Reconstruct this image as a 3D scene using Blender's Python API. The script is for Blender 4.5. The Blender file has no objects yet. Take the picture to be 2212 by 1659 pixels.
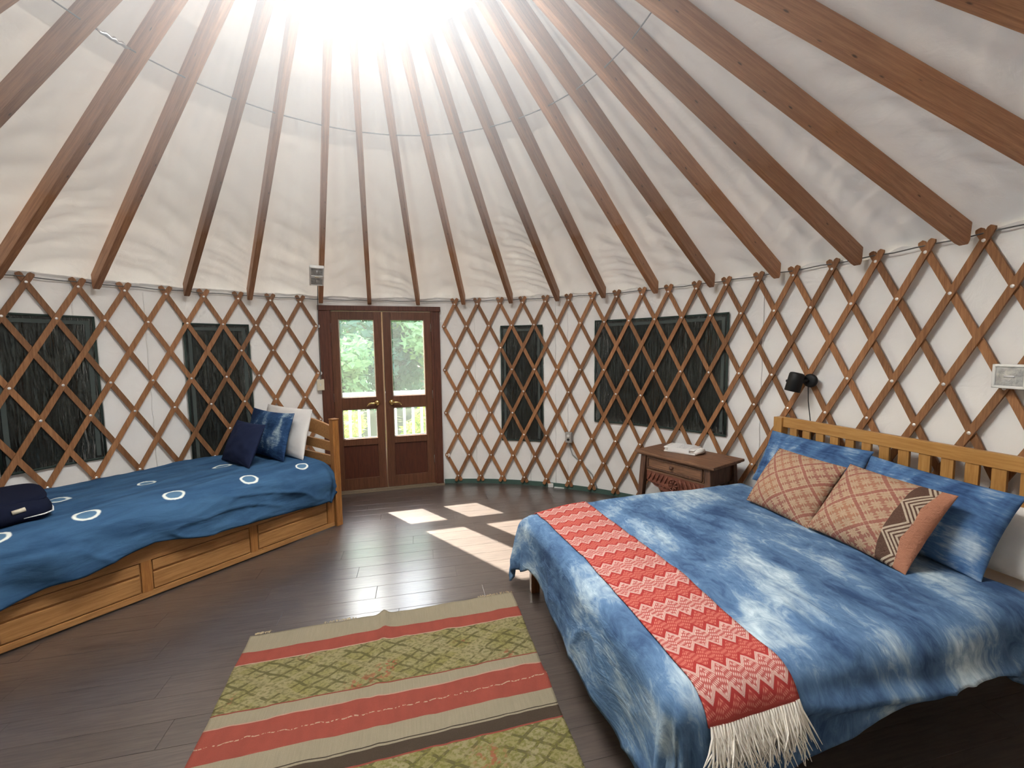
import bpy, bmesh, math, random
from math import pi, sin, cos, radians as rad, hypot, atan2, sqrt
from mathutils import Vector, Matrix, noise as mnoise
SC = bpy.context.scene
C = SC.collection
random.seed(7)

# ------------------------------------------------------------------ camera
R = 3.0989            # inner wall radius of the yurt (m)
cd = bpy.data.cameras.new('camera'); cam = bpy.data.objects.new('camera', cd); C.objects.link(cam)
cd.sensor_fit = 'HORIZONTAL'; cd.sensor_width = 36.0; cd.lens = 907.205 * 36.0 / 2212.0
cd.clip_start = 0.02; cd.clip_end = 300
PITCH, ROLL = -0.0811725, -0.0130778
fw = Vector((0, cos(PITCH), sin(PITCH))); up0 = Vector((0, -sin(PITCH), cos(PITCH))); rt0 = Vector((1, 0, 0))
rt = rt0 * cos(ROLL) + up0 * sin(ROLL); up = -rt0 * sin(ROLL) + up0 * cos(ROLL)
M = Matrix((rt, up, -fw)).transposed().to_4x4(); M.translation = Vector((0.63339, -1.77111, 1.57252))
cam.matrix_world = M
SC.camera = cam
SC.view_settings.view_transform = 'Standard'; SC.view_settings.look = 'None'
SC.view_settings.gamma = 1.0; SC.view_settings.use_curve_mapping = False
SC.view_settings.exposure = 3.18
try:
    SC.cycles.use_denoising = True; SC.cycles.max_bounces = 8; SC.cycles.diffuse_bounces = 5; SC.cycles.use_adaptive_sampling = True; SC.cycles.adaptive_threshold = 0.05
    SC.cycles.transparent_max_bounces = 12; SC.cycles.sample_clamp_indirect = 6.0
    SC.cycles.caustics_reflective = False; SC.cycles.caustics_refractive = False
except Exception: pass

# ------------------------------------------------------------------ sky, sun, daylight through the skylight
SUND = Vector((1.0, -0.96, -1.0)).normalized()      # the way the sunlight travels
world = bpy.data.worlds.new('sky'); SC.world = world; world.use_nodes = True
wn = world.node_tree; wn.nodes.clear()
sky = wn.nodes.new('ShaderNodeTexSky'); sky.sky_type = 'NISHITA'; sky.sun_disc = False
sky.sun_elevation = rad(35.8); sky.sun_rotation = atan2(-SUND.x, -SUND.y); sky.air_density = 1.0; sky.dust_density = 2.5
bg = wn.nodes.new('ShaderNodeBackground'); bg.inputs['Strength'].default_value = 0.18
wo = wn.nodes.new('ShaderNodeOutputWorld')
wn.links.new(sky.outputs[0], bg.inputs[0]); wn.links.new(bg.outputs[0], wo.inputs[0])
sd = bpy.data.lights.new('sun', 'SUN'); sun = bpy.data.objects.new('sun', sd); C.objects.link(sun)
sd.energy = 7.5; sd.angle = rad(0.7); sd.color = (1.0, 0.95, 0.86)
sun.rotation_euler = SUND.to_track_quat('-Z', 'Y').to_euler()
ad = bpy.data.lights.new('skylight_daylight', 'AREA'); ar = bpy.data.objects.new('skylight_daylight', ad); C.objects.link(ar)
ad.shape = 'DISK'; ad.size = 1.2; ad.energy = 14.0; ad.color = (0.97, 0.99, 1.0)
ar.location = (0.03, 0, 3.62)
pd = bpy.data.lights.new('door_daylight', 'AREA'); po = bpy.data.objects.new('door_daylight', pd); C.objects.link(po)
pd.shape = 'RECTANGLE'; pd.size = 1.0; pd.size_y = 1.5; pd.cycles.is_portal = True
DA = 0.26878  # door direction angle
DOOR0 = Vector((-1.41650, 2.75620, 0)); DU = Vector((cos(DA), sin(DA), 0)); DN = Vector((sin(DA), -cos(DA), 0))
po.location = DOOR0 + DU * 0.64 - DN * 0.12 + Vector((0, 0, 1.25)); po.rotation_euler = DN.to_track_quat('-Z', 'Y').to_euler()

# ------------------------------------------------------------------ helpers
def s2l(r, g, b):
    f = lambda c: (c / 255 / 12.92) if c / 255 <= 0.04045 else ((c / 255 + 0.055) / 1.055) ** 2.4
    return (f(r), f(g), f(b), 1.0)

class X:
    """shader-node arithmetic"""
    def __init__(s, nt, k): s.nt = nt; s.k = k
    def _m(s, op, *a):
        n = s.nt.nodes.new('ShaderNodeMath'); n.operation = op
        for i, v in enumerate((s,) + a):
            if isinstance(v, X): s.nt.links.new(v.k, n.inputs[i])
            else: n.inputs[i].default_value = v
        return X(s.nt, n.outputs[0])
    def __add__(s, o): return s._m('ADD', o)
    def __radd__(s, o): return s._m('ADD', o)
    def __sub__(s, o): return s._m('SUBTRACT', o)
    def __rsub__(s, o): return (s * -1.0) + o
    def __mul__(s, o): return s._m('MULTIPLY', o)
    def __rmul__(s, o): return s._m('MULTIPLY', o)
    def __truediv__(s, o): return s._m('DIVIDE', o)
    def lt(s, o): return s._m('LESS_THAN', o)
    def gt(s, o): return s._m('GREATER_THAN', o)
    def fr(s): return s._m('FRACT')
    def fl(s): return s._m('FLOOR')
    def ab(s): return s._m('ABSOLUTE')
    def sin(s): return s._m('SINE')
    def sq(s): return s._m('SQRT')
    def pw(s, p): return s._m('POWER', p)
    def mx(s, o): return s._m('MAXIMUM', o)
    def mn(s, o): return s._m('MINIMUM', o)
    def ss(s, a, b):
        n = s.nt.nodes.new('ShaderNodeMapRange'); n.interpolation_type = 'SMOOTHSTEP'
        s.nt.links.new(s.k, n.inputs[0]); n.inputs[1].default_value = a; n.inputs[2].default_value = b
        return X(s.nt, n.outputs[0])
    def tri(s): return ((s.fr() - 0.5).ab()) * 2.0     # 1 at integers, 0 half way

class Mat:
    def __init__(s, name, rough=0.8, spec=0.3):
        s.m = bpy.data.materials.new(name); s.m.use_nodes = True; s.nt = s.m.node_tree
        s.b = s.nt.nodes['Principled BSDF']; s.b.inputs['Roughness'].default_value = rough
        s.b.inputs['Specular IOR Level'].default_value = spec
    def co(s, kind='Object', scale=(1, 1, 1), rot=(0, 0, 0)):
        t = s.nt.nodes.new('ShaderNodeTexCoord'); mp = s.nt.nodes.new('ShaderNodeMapping')
        mp.inputs['Scale'].default_value = scale; mp.inputs['Rotation'].default_value = rot
        s.nt.links.new(t.outputs[kind], mp.inputs[0]); return mp.outputs[0]
    def xyz(s, v):
        n = s.nt.nodes.new('ShaderNodeSeparateXYZ'); s.nt.links.new(v, n.inputs[0])
        return [X(s.nt, o) for o in n.outputs]
    def noise(s, v, scale=5, detail=4, rough=0.55, dist=0.0, color=False):
        n = s.nt.nodes.new('ShaderNodeTexNoise'); n.inputs['Scale'].default_value = scale; n.inputs['Detail'].default_value = detail
        n.inputs['Roughness'].default_value = rough; n.inputs['Distortion'].default_value = dist
        if v is not None: s.nt.links.new(v, n.inputs['Vector'])
        return n.outputs['Color'] if color else X(s.nt, n.outputs[0])
    def voro(s, v, scale=5, feature='F1'):
        n = s.nt.nodes.new('ShaderNodeTexVoronoi'); n.feature = feature; n.inputs['Scale'].default_value = scale
        s.nt.links.new(v, n.inputs['Vector']); return X(s.nt, n.outputs['Distance'])
    def rnd(s):
        n = s.nt.nodes.new('ShaderNodeObjectInfo'); return X(s.nt, n.outputs['Random'])
    def col(s, c):
        n = s.nt.nodes.new('ShaderNodeRGB'); n.outputs[0].default_value = c; return n.outputs[0]
    def mix(s, f, a, b, mode='MIX'):
        n = s.nt.nodes.new('ShaderNodeMix'); n.data_type = 'RGBA'; n.blend_type = mode
        if isinstance(f, X): s.nt.links.new(f.k, n.inputs[0])
        else: n.inputs[0].default_value = f
        for i, c in ((6, a), (7, b)):
            if isinstance(c, tuple): n.inputs[i].default_value = c
            else: s.nt.links.new(c, n.inputs[i])
        return n.outputs[2]
    def ramp(s, f, stops):
        n = s.nt.nodes.new('ShaderNodeValToRGB'); e = n.color_ramp.elements
        while len(e) < len(stops): e.new(0.5)
        for k, (p, c) in zip(e, stops): k.position = p; k.color = c
        s.nt.links.new(f.k, n.inputs[0]); return n.outputs[0]
    def vary(s, c, lo, hi):
        r = s.rnd() * (hi - lo) + lo
        n = s.nt.nodes.new('ShaderNodeHueSaturation'); s.nt.links.new(r.k, n.inputs['Value']); s.nt.links.new(c, n.inputs['Color'])
        return n.outputs[0]
    def base(s, c):
        if isinstance(c, tuple): s.b.inputs['Base Color'].default_value = c
        else: s.nt.links.new(c, s.b.inputs['Base Color'])
        return s
    def bump(s, h, strength=0.3, dist=0.01):
        n = s.nt.nodes.new('ShaderNodeBump'); n.inputs['Strength'].default_value = strength; n.inputs['Distance'].default_value = dist
        s.nt.links.new(h.k, n.inputs['Height']); s.nt.links.new(n.outputs[0], s.b.inputs['Normal']); return s
    def trans(s, f, c):      # part of the light passes diffusely through (cloth, acrylic, leaves)
        t = s.nt.nodes.new('ShaderNodeBsdfTranslucent'); t.inputs['Color'].default_value = c
        mx = s.nt.nodes.new('ShaderNodeMixShader'); mx.inputs[0].default_value = f
        out = s.nt.nodes['Material Output']
        s.nt.links.new(s.b.outputs[0], mx.inputs[1]); s.nt.links.new(t.outputs[0], mx.inputs[2]); s.nt.links.new(mx.outputs[0], out.inputs[0])
        return s

def wood(name, light, dark, rough=0.45, grain=(1.5, 30, 30), knots=0.0, vary=None, spec=0.35):
    m = Mat(name, rough, spec); v = m.co('Object', grain)
    n = m.noise(v, 3.0, 5, 0.6, 0.6); n2 = m.noise(v, 11.0, 3, 0.5)
    c = m.mix((n * 0.75 + n2 * 0.35).ss(0.33, 0.75), light, dark)
    if knots:
        k = m.voro(m.co('Object', (3.2, 9, 9)), 1.9)
        c = m.mix(k.ss(knots, knots * 0.35), c, tuple(x * 0.28 for x in dark[:3]) + (1,))
    if vary: c = m.vary(c, *vary)
    m.base(c); m.bump(n2, 0.12, 0.004); return m.m

def cloth(name, c, rough=0.9, weave=900, var=0.12, bump=0.15, fold=0.0):
    m = Mat(name, rough, 0.15); v = m.co('Object')
    n = m.noise(v, 14, 4); w = m.noise(v, weave, 2)
    cc = m.mix(n, tuple(x * (1 - var) for x in c[:3]) + (1,), tuple(min(1, x * (1 + var)) for x in c[:3]) + (1,))
    m.base(cc)
    h = w * 0.4 + m.noise(v, 16, 5, 0.6, 1.2) * fold
    m.bump(h, bump, 0.006); return m.m

def plain(name, c, rough=0.5, metal=0.0, spec=0.4):
    m = Mat(name, rough, spec); v = m.co('Object'); n = m.noise(v, 22, 4)
    m.base(m.mix(n, tuple(x * 0.9 for x in c[:3]) + (1,), tuple(min(1, x * 1.06) for x in c[:3]) + (1,)))
    m.b.inputs['Metallic'].default_value = metal; return m.m

def link(name, mesh, mat, parent=None, smooth=False):
    o = bpy.data.objects.new(name, mesh); C.objects.link(o)
    if mat is not None and not mesh.materials: mesh.materials.append(mat)
    if parent is not None: o.parent = parent
    if smooth:
        for p in mesh.polygons: p.use_smooth = True
    return o
def mk(name, verts, faces, mat, parent=None, smooth=False, uvs=None):
    me = bpy.data.meshes.new(name); me.from_pydata([tuple(v) for v in verts], [], faces); me.update()
    if uvs:
        l = me.uv_layers.new(name='UVMap')
        for lp in me.loops: l.data[lp.index].uv = uvs[lp.vertex_index]
    return link(name, me, mat, parent, smooth)
def tag(o, label=None, cat=None, group=None, kind=None):
    if label: o['label'] = label
    if cat: o['category'] = cat
    if group: o['group'] = group
    if kind: o['kind'] = kind
    return o
def empty(name, label=None, cat=None, loc=(0, 0, 0), rz=0.0, group=None, kind=None):
    o = bpy.data.objects.new(name, None); C.objects.link(o); o.location = loc; o.rotation_euler = (0, 0, rz); o.empty_display_size = 0.1
    return tag(o, label, cat, group, kind)

class G:
    """collects boxes, tubes and lathes into one mesh"""
    def __init__(s): s.bm = bmesh.new()
    def box(s, x0, x1, y0, y1, z0, z1, bev=0.0, mat=None):
        vs = [s.bm.verts.new((x, y, z)) for x in (x0, x1) for y in (y0, y1) for z in (z0, z1)]
        fs = [(0, 1, 3, 2), (4, 6, 7, 5), (0, 4, 5, 1), (2, 3, 7, 6), (0, 2, 6, 4), (1, 5, 7, 3)]
        f = [s.bm.faces.new([vs[i] for i in q]) for q in fs]
        if bev:
            es = list({e for q in f for e in q.edges})
            r = bmesh.ops.bevel(s.bm, geom=es, offset=bev, segments=2, affect='EDGES', profile=0.6)
            vs = list({v for q in r['faces'] for v in q.verts} | {v for v in vs if v.is_valid})
        if mat is not None: bmesh.ops.transform(s.bm, matrix=mat, verts=vs)
        return s
    def prism(s, pts, h0, h1, axis='Y', mat=None):
        n = len(pts); f = (lambda p, h: (p[0], h, p[1])) if axis == 'Y' else ((lambda p, h: (p[0], p[1], h)) if axis == 'Z' else (lambda p, h: (h, p[0], p[1])))
        a = [s.bm.verts.new(f(p, h0)) for p in pts]; b = [s.bm.verts.new(f(p, h1)) for p in pts]
        s.bm.faces.new(a); s.bm.faces.new(b[::-1])
        for i in range(n): s.bm.faces.new((a[i], b[i], b[(i + 1) % n], a[(i + 1) % n]))
        if mat is not None: bmesh.ops.transform(s.bm, matrix=mat, verts=a + b)
        return s
    def tube(s, pts, r, n=8, closed=False, cap=True):
        pts = [Vector(p) for p in pts]; rings = []; m = len(pts); prev = None
        for i, p in enumerate(pts):
            t = (pts[(i + 1) % m] - pts[i - 1]) if (closed or 0 < i < m - 1) else (pts[1] - pts[0] if i == 0 else pts[-1] - pts[-2])
            t.normalize()
            if prev is None: a = t.orthogonal().normalized()
            else: a = (prev - t * prev.dot(t)); a = a.normalized() if a.length > 1e-6 else t.orthogonal().normalized()
            prev = a; b = t.cross(a); rr = r[i] if isinstance(r, (list, tuple)) else r
            rings.append([s.bm.verts.new(p + (a * cos(2 * pi * k / n) + b * sin(2 * pi * k / n)) * rr) for k in range(n)])
        for i in range(m if closed else m - 1):
            A, B = rings[i], rings[(i + 1) % m]
            for k in range(n): s.bm.faces.new((A[k], A[(k + 1) % n], B[(k + 1) % n], B[k]))
        if cap and not closed: s.bm.faces.new(rings[0][::-1]); s.bm.faces.new(rings[-1])
        return s
    def lathe(s, prof, n=20, mat=None):
        rings = []; vs = []
        for r, z in prof:
            ring = [s.bm.verts.new((r * cos(2 * pi * k / n), r * sin(2 * pi * k / n), z)) for k in range(n)]; rings.append(ring); vs += ring
        for A, B in zip(rings, rings[1:]):
            for k in range(n): s.bm.faces.new((A[k], A[(k + 1) % n], B[(k + 1) % n], B[k]))
        s.bm.faces.new(rings[0][::-1]); s.bm.faces.new(rings[-1])
        if mat is not None: bmesh.ops.transform(s.bm, matrix=mat, verts=vs)
        return s
    def mesh(s, name):
        bmesh.ops.recalc_face_normals(s.bm, faces=s.bm.faces)
        me = bpy.data.meshes.new(name); s.bm.to_mesh(me); s.bm.free(); return me
    def obj(s, name, mat, parent=None, smooth=False):
        o = link(name, s.mesh(name), mat, parent, smooth)
        return o
def P(r, a, z): a = rad(a); return Vector((r * cos(a), r * sin(a), z))
def nz(x, y, z=0.0): return mnoise.noise(Vector((x, y, z)))
def fbm(x, y, z=0.0, o=3): return sum(nz(x * 2 ** k, y * 2 ** k, z + k * 7.3) / 2 ** k for k in range(o))
def auto_smooth(o, ang=35):
    for p in o.data.polygons: p.use_smooth = True
    try: o.data.set_sharp_from_angle(angle=rad(ang))
    except Exception: pass
    return o
def interp(tab, x):
    if x <= tab[0][0]: return tab[0][1]
    for (a, b), (c, d) in zip(tab, tab[1:]):
        if x <= c: return b + (d - b) * (x - a) / (c - a)
    return tab[-1][1]

# ------------------------------------------------------------------ materials
M_rafter = wood('rafter wood', s2l(188, 142, 106), s2l(150, 106, 76), 0.5, (1.2, 26, 26), 0.11, (0.78, 1.2))
M_slat = wood('lattice wood', s2l(166, 118, 78), s2l(130, 88, 56), 0.5, (26, 26, 1.6), 0, (0.72, 1.22))
M_door = wood('red fir door', s2l(112, 72, 50), s2l(84, 52, 35), 0.4, (24, 24, 1.4), 0, (0.9, 1.1))
M_doorframe = wood('door frame wood', s2l(104, 60, 42), s2l(74, 42, 30), 0.5, (24, 24, 1.4))
M_panelwood = wood('dark panel', s2l(92, 48, 30), s2l(70, 36, 24), 0.5, (24, 24, 1.4))
M_oak = wood('golden pine', s2l(184, 136, 84), s2l(150, 104, 60), 0.42, (1.4, 22, 22), 0.05)
M_oakv = wood('golden pine upright', s2l(176, 122, 66), s2l(140, 90, 46), 0.42, (22, 22, 1.4))
M_honey = wood('honey bed wood', s2l(188, 142, 82), s2l(166, 118, 62), 0.4, (16, 1.2, 16))
M_honeyv = wood('honey upright', s2l(188, 142, 82), s2l(166, 118, 62), 0.4, (16, 16, 1.2))
M_bedleg = wood('bed leg wood', s2l(120, 76, 44), s2l(88, 54, 30), 0.4, (16, 16, 1.2))
M_table = wood('old table wood', s2l(146, 106, 78), s2l(84, 58, 42), 0.5, (1.6, 24, 24))
M_tablev = wood('old table upright', s2l(112, 78, 58), s2l(62, 42, 32), 0.5, (24, 24, 1.6))
M_apron = wood('carved red wood', s2l(132, 80, 60), s2l(92, 50, 38), 0.45, (3, 12, 12))
M_steel = plain('steel', (0.55, 0.55, 0.54, 1), 0.35, 1.0)
M_cable = plain('grey cable', s2l(104, 104, 102), 0.5, 0.3)
M_rivet = plain('nickel rivet', (0.85, 0.82, 0.78, 1), 0.35, 0.35)
M_brass = plain('polished brass', s2l(214, 186, 120), 0.22, 1.0)
M_black = plain('black enamel', (0.008, 0.008, 0.008, 1), 0.55)
M_blackcord = plain('black cord', (0.01, 0.01, 0.01, 1), 0.5)
M_white = plain('white plastic', (0.75, 0.75, 0.72, 1), 0.4)
M_cream = plain('cream plastic', s2l(214, 204, 180), 0.4)
M_greybox = plain('grey outlet', s2l(150, 150, 146), 0.45)
M_green = plain('green base strip', s2l(74, 98, 88), 0.7)
M_thresh = plain('threshold', s2l(128, 112, 92), 0.5)
M_brownblock = plain('brown block', s2l(92, 48, 42), 0.6)
M_sheet = cloth('white cotton', (0.74, 0.71, 0.67, 1), 0.9, 700, 0.04, 0.25, 1.0)
M_navy = cloth('navy canvas', s2l(32, 40, 66), 0.9, 900, 0.2, 0.25, 0.3)
M_navybag = cloth('dark navy felt', s2l(20, 25, 44), 0.95, 900, 0.2, 0.3, 0.3)
M_bulb = plain('bulb glass', (0.7, 0.7, 0.7, 1), 0.2)

def canvas(name, c, tr, trc, amp):
    m = Mat(name, 0.9, 0.1); v = m.co('Object'); n = m.noise(v, 2.2, 4, 0.55); fine = m.noise(v, 420, 2)
    w = m.noise(m.co('Object', (1, 1, 1)), 7.0, 4, 0.5, 1.5)
    m.base(m.mix(n, tuple(x * 0.95 for x in c[:3]) + (1,), c))
    m.bump(fine * 0.06 + w * amp, 0.35, 0.02); m.trans(tr, trc); return m.m
M_roof = canvas('roof canvas', (0.88, 0.87, 0.82, 1), 0.014, (0.9, 0.86, 0.78, 1), 0.55)
M_wall = canvas('wall canvas', (0.84, 0.825, 0.79, 1), 0.002, (0.8, 0.8, 0.75, 1), 0.5)

def glass_mat(name, tint, gl, rough=0.02, bumpy=0):
    m = bpy.data.materials.new(name); m.use_nodes = True; nt = m.node_tree; nt.nodes.remove(nt.nodes['Principled BSDF'])
    t = nt.nodes.new('ShaderNodeBsdfTransparent'); t.inputs[0].default_value = tint
    g = nt.nodes.new('ShaderNodeBsdfGlossy'); g.inputs['Roughness'].default_value = rough; g.inputs['Color'].default_value = (1, 1, 1, 1)
    lw = nt.nodes.new('ShaderNodeLayerWeight'); lw.inputs[0].default_value = gl
    mx = nt.nodes.new('ShaderNodeMixShader'); nt.links.new(lw.outputs['Fresnel'], mx.inputs[0])
    nt.links.new(t.outputs[0], mx.inputs[1]); nt.links.new(g.outputs[0], mx.inputs[2]); nt.links.new(mx.outputs[0], nt.nodes['Material Output'].inputs[0])
    if name == 'clear glass':
        tl = nt.nodes.new('ShaderNodeBsdfTranslucent'); m2 = nt.nodes.new('ShaderNodeMixShader'); m2.inputs[0].default_value = 0.010
        nt.links.new(mx.outputs[0], m2.inputs[1]); nt.links.new(tl.outputs[0], m2.inputs[2]); nt.links.new(m2.outputs[0], nt.nodes['Material Output'].inputs[0])
    if bumpy:
        tc = nt.nodes.new('ShaderNodeTexCoord'); mp = nt.nodes.new('ShaderNodeMapping'); mp.inputs['Scale'].default_value = (26, 26, 3)
        n = nt.nodes.new('ShaderNodeTexNoise'); n.inputs['Scale'].default_value = 2.0; n.inputs['Detail'].default_value = 3; n.inputs['Distortion'].default_value = 1.0
        b = nt.nodes.new('ShaderNodeBump'); b.inputs['Strength'].default_value = bumpy; b.inputs['Distance'].default_value = 0.05
        nt.links.new(tc.outputs['Object'], mp.inputs[0]); nt.links.new(mp.outputs[0], n.inputs['Vector']); nt.links.new(n.outputs[0], b.inputs['Height'])
        nt.links.new(b.outputs[0], g.inputs['Normal']); nt.links.new(b.outputs[0], lw.inputs['Normal'])
    return m
M_glass = glass_mat('clear glass', (0.97, 0.98, 0.97, 1), 0.12)
M_vinyl = glass_mat('clear vinyl', (0.93, 0.95, 0.94, 1), 0.35, 0.10, 1.0)
m = Mat('dark mesh screen', 0.8, 0.3); v = m.co('Object'); n = m.noise(v, 5, 4)
m.base(m.mix(n, s2l(76, 82, 78), s2l(94, 100, 95))); m.bump(m.noise(v, 600, 1), 0.2, 0.002); M_screen = m.m
M_tape = plain('grey green webbing', s2l(72, 80, 76), 0.75)
M_bind = plain('dark green binding', s2l(44, 58, 52), 0.75)

# tie dye of the big bed: streaks along the bed's length of indigo and white
def tiedye(name, dark, mid, light, sx, sy, thr, blot=(1.1, 3.2), off=0.0):
    m = Mat(name, 0.85, 0.18); u = m.co('UV'); 
    def mp(sc, rot=0.0, o=0.0):
        q = m.nt.nodes.new('ShaderNodeMapping'); q.inputs['Scale'].default_value = (sc[0], sc[1], 1); q.inputs['Rotation'].default_value = (0, 0, rot)
        q.inputs['Location'].default_value = (o, o * 0.7, 0); m.nt.links.new(u, q.inputs[0]); return q.outputs[0]
    a = m.noise(mp((sx, sy), 0.06, off), 1.0, 7, 0.62, 0.5)
    b = m.noise(mp(blot, 0.0, off + 3.1), 1.0, 3, 0.5, 0.4)
    f = m.noise(mp((sx * 4, sy * 5), 0.3, off), 1.0, 6, 0.68, 1.6)
    t = a * 0.50 + b * 0.66 + f * 0.38
    lo, md, hi = thr
    c = m.ramp(t, [(lo, dark), (lo + (md - lo) * 0.5, tuple((x + y) / 2 for x, y in zip(dark, mid))), (md, mid), ((md + hi) / 2, tuple((x * .55 + y * .45) for x, y in zip(mid, light))), (hi, light)])
    m.base(c); w = m.noise(mp((sx * 3, sy * 2.2), 0.15, off), 1.0, 5, 0.6, 1.5)
    m.bump(w * 1.0 + m.noise(m.co('Object'), 700, 1) * 0.03, 0.45, 0.014); return m.m
IND, MIDB, LTB = s2l(50, 74, 108), s2l(92, 122, 154), s2l(190, 206, 210)
M_duvet = tiedye('indigo tie dye duvet', IND, MIDB, LTB, 4.6, 2.0, (0.60, 0.78, 0.97), (3.4, 2.6))
M_pillowdye = tiedye('indigo tie dye pillow', s2l(42, 68, 108), s2l(82, 116, 156), s2l(190, 206, 212), 1.2, 2.6, (0.60, 0.77, 0.95), (5.2, 1.2), 2.0)
M_bluepillow = tiedye('dark indigo pillow', s2l(28, 50, 84), s2l(50, 82, 120), s2l(170, 190, 198), 2.0, 3.0, (0.64, 0.80, 0.96), (4.5, 1.0), 5.0)

def ring_duvet(rings):
    m = Mat('indigo cloth with white rings', 0.88, 0.15); u = m.co('UV'); x, y, _ = m.xyz(u)
    n = m.noise(m.co('UV', (1.3, 5, 1)), 2.0, 5, 0.6, 0.6); wob = m.noise(u, 16, 3, 0.6) - 0.5
    c = m.mix(n.ss(0.25, 0.8), s2l(44, 74, 106), s2l(68, 104, 138))
    tot = None; inn = None
    for (cx, cy, rx, ry) in rings:
        d = (((x - cx) / rx).pw(2.0) + ((y - cy) / ry).pw(2.0)).sq() + wob * 0.45
        r = (d - 1.0).ab().ss(0.26, 0.08); i = d.ss(1.05, 0.75)
        tot = r if tot is None else tot.mx(r); inn = i if inn is None else inn.mx(i)
    c = m.mix(inn * 0.45, c, s2l(112, 150, 176)); c = m.mix(tot, c, s2l(226, 230, 222))
    m.base(c); w = m.noise(m.co('UV', (2.0, 6, 1), (0, 0, 0.35)), 2.2, 4, 0.55, 1.2)
    m.bump(w + m.noise(u, 500, 1) * 0.04, 0.4, 0.016); return m.m

def kilim_cushion(name, band):
    m = Mat(name, 0.95, 0.08); u = m.co('UV'); x, y, _ = m.xyz(u)
    jit = (m.noise(u, 60, 2) - 0.5) * 0.035
    p = (x + y) * 2.1 + jit + 0.1; q = (x - y) * 2.1 + jit + 0.35
    border = ((p * 1.0).tri().gt(0.90)).mx((q * 1.0).tri().gt(0.90))
    edge = (((p).tri() - 0.86).ab().lt(0.02)).mx(((q).tri() - 0.86).ab().lt(0.02))
    st = ((x * 42).fl() * 0.37 + (y * 42).fl() * 0.73)
    mot = ((p * 3).tri() * (q * 3).tri()).ss(0.05, 0.12) * ((((p * 6).fr() - 0.5).ab() + ((q * 6).fr() - 0.5).ab()).ss(0.30, 0.42))
    cell = ((p.fl() * 1.7 + q.fl() * 2.9).sin() * 0.5 + 0.5)
    red = m.mix(cell, s2l(150, 82, 76), s2l(172, 112, 84))
    c = m.mix(m.noise(u, 22, 3), s2l(206, 182, 152), s2l(178, 150, 120))
    c = m.mix(mot * 0.8, c, red); c = m.mix(border * 0.8, c, s2l(160, 98, 86)); c = m.mix(edge * 0.6, c, s2l(208, 186, 156))
    if band:
        zz = (y * 2.6 + 0.2).tri()
        xb = x - 0.79 + zz * 0.045
        zone = x.gt(0.74) * x.lt(0.90)
        che = ((x * 26 + zz * 3.6).fr().gt(0.45)) * ((x + zz * 0.14).gt(0.86))
        dk = m.mix(m.noise(u, 260, 1).ss(0.6, 0.7) * 0.6, s2l(66, 48, 40), s2l(150, 128, 108))
        bc = m.mix(che, dk, s2l(206, 192, 168))
        c = m.mix(zone, c, bc); c = m.mix((x + zz * 0.03).gt(0.91), c, s2l(196, 134, 104))
    else:
        c = m.mix(x.lt(0.05) * ((y * 24).fr().gt(0.5)), c, s2l(84, 72, 66))
    m.base(m.mix(m.noise(u, 190, 2) * 0.5, m.mix(0.12, c, s2l(90, 70, 60)), s2l(138, 104, 88)))
    m.bump(m.noise(u, 130, 2) + mot * 0.5 + border * 0.4, 0.5, 0.006); return m.m
M_kilimA = kilim_cushion('kilim cushion faded', False); M_kilimB = kilim_cushion('kilim cushion banded', True)

# red zigzag throw: uv in metres, x across (0..0.35), y along
m = Mat('red zigzag weave', 0.92, 0.08); u = m.co('UV'); x, y, _ = m.xyz(u)
zz = (x / 0.058).tri() * 0.030
t = (y + zz - 0.202) / 0.157         # integer at the middle of the red bands
band = t.tri()                        # 1 mid red, 0 mid white
yy_ = (y + zz) / 0.0085; row = yy_.fl()
dash = (((x / 0.0125 + row * 0.5).fr() - 0.5).ab()).lt(0.27) * ((yy_.fr() - 0.5).ab().lt(0.30)); wst = dash * 0.6
ln = ((t * 35.0).fr())
redf = m.mix(dash, s2l(186, 72, 66), s2l(226, 138, 118)); whf = m.mix(dash, s2l(190, 98, 92), s2l(238, 206, 192))
c = m.mix(band.gt(0.5), whf, redf)
d = (band - 0.5)
c = m.mix(d.gt(0.0) * d.lt(0.17), c, m.mix(ln.gt(0.68), s2l(188, 58, 54), s2l(150, 40, 42)))
c = m.mix(d.lt(0.0) * d.gt(-0.17), c, m.mix(ln.gt(0.64), s2l(238, 216, 202), s2l(190, 92, 86)))
c = m.mix(y.gt(1.606), c, s2l(190, 78, 70))
c = m.mix(0.30, c, s2l(96, 60, 54)); c = m.mix(m.noise(u, 300, 1) * 0.25, c, s2l(150, 60, 56))
m.base(c); m.bump(wst + m.noise(u, 400, 1) * 0.4, 0.5, 0.003); M_throw = m.m
M_fringe = cloth('cream fringe', s2l(244, 236, 222), 0.9, 900, 0.06)

# kilim rug: uv in metres, x 0..1.5, y from the far edge
m = Mat('kilim rug weave', 0.97, 0.05); u = m.co('UV'); x, y0, _ = m.xyz(u)
y = y0 + (m.noise(m.co('UV', (1, 0.4, 1)), 2.5, 2) - 0.5) * 0.03 - (x - 0.75) * 0.012
def between(a, b): return y.gt(a) * y.lt(b)
beige = m.mix(m.noise(m.co('UV', (60, 3, 1)), 3, 4), s2l(184, 172, 146), s2l(154, 144, 120))
redc = m.mix(m.noise(m.co('UV', (3, 1, 1)), 6, 5), s2l(184, 78, 66), s2l(150, 62, 54))
j = (m.noise(u, 9, 2) - 0.5) * 0.16
p = (x * 2.2 + y * 3.4) + j; q = (x * 2.2 - y * 3.4) + j
dia = (p.tri().gt(0.86)).mx(q.tri().gt(0.86)) + 0.0
lines = ((p * 4).tri().gt(0.80)) * (((p).tri()).lt(0.86)).mx(0.0); lin2 = ((q * 4).tri().gt(0.80))
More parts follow.
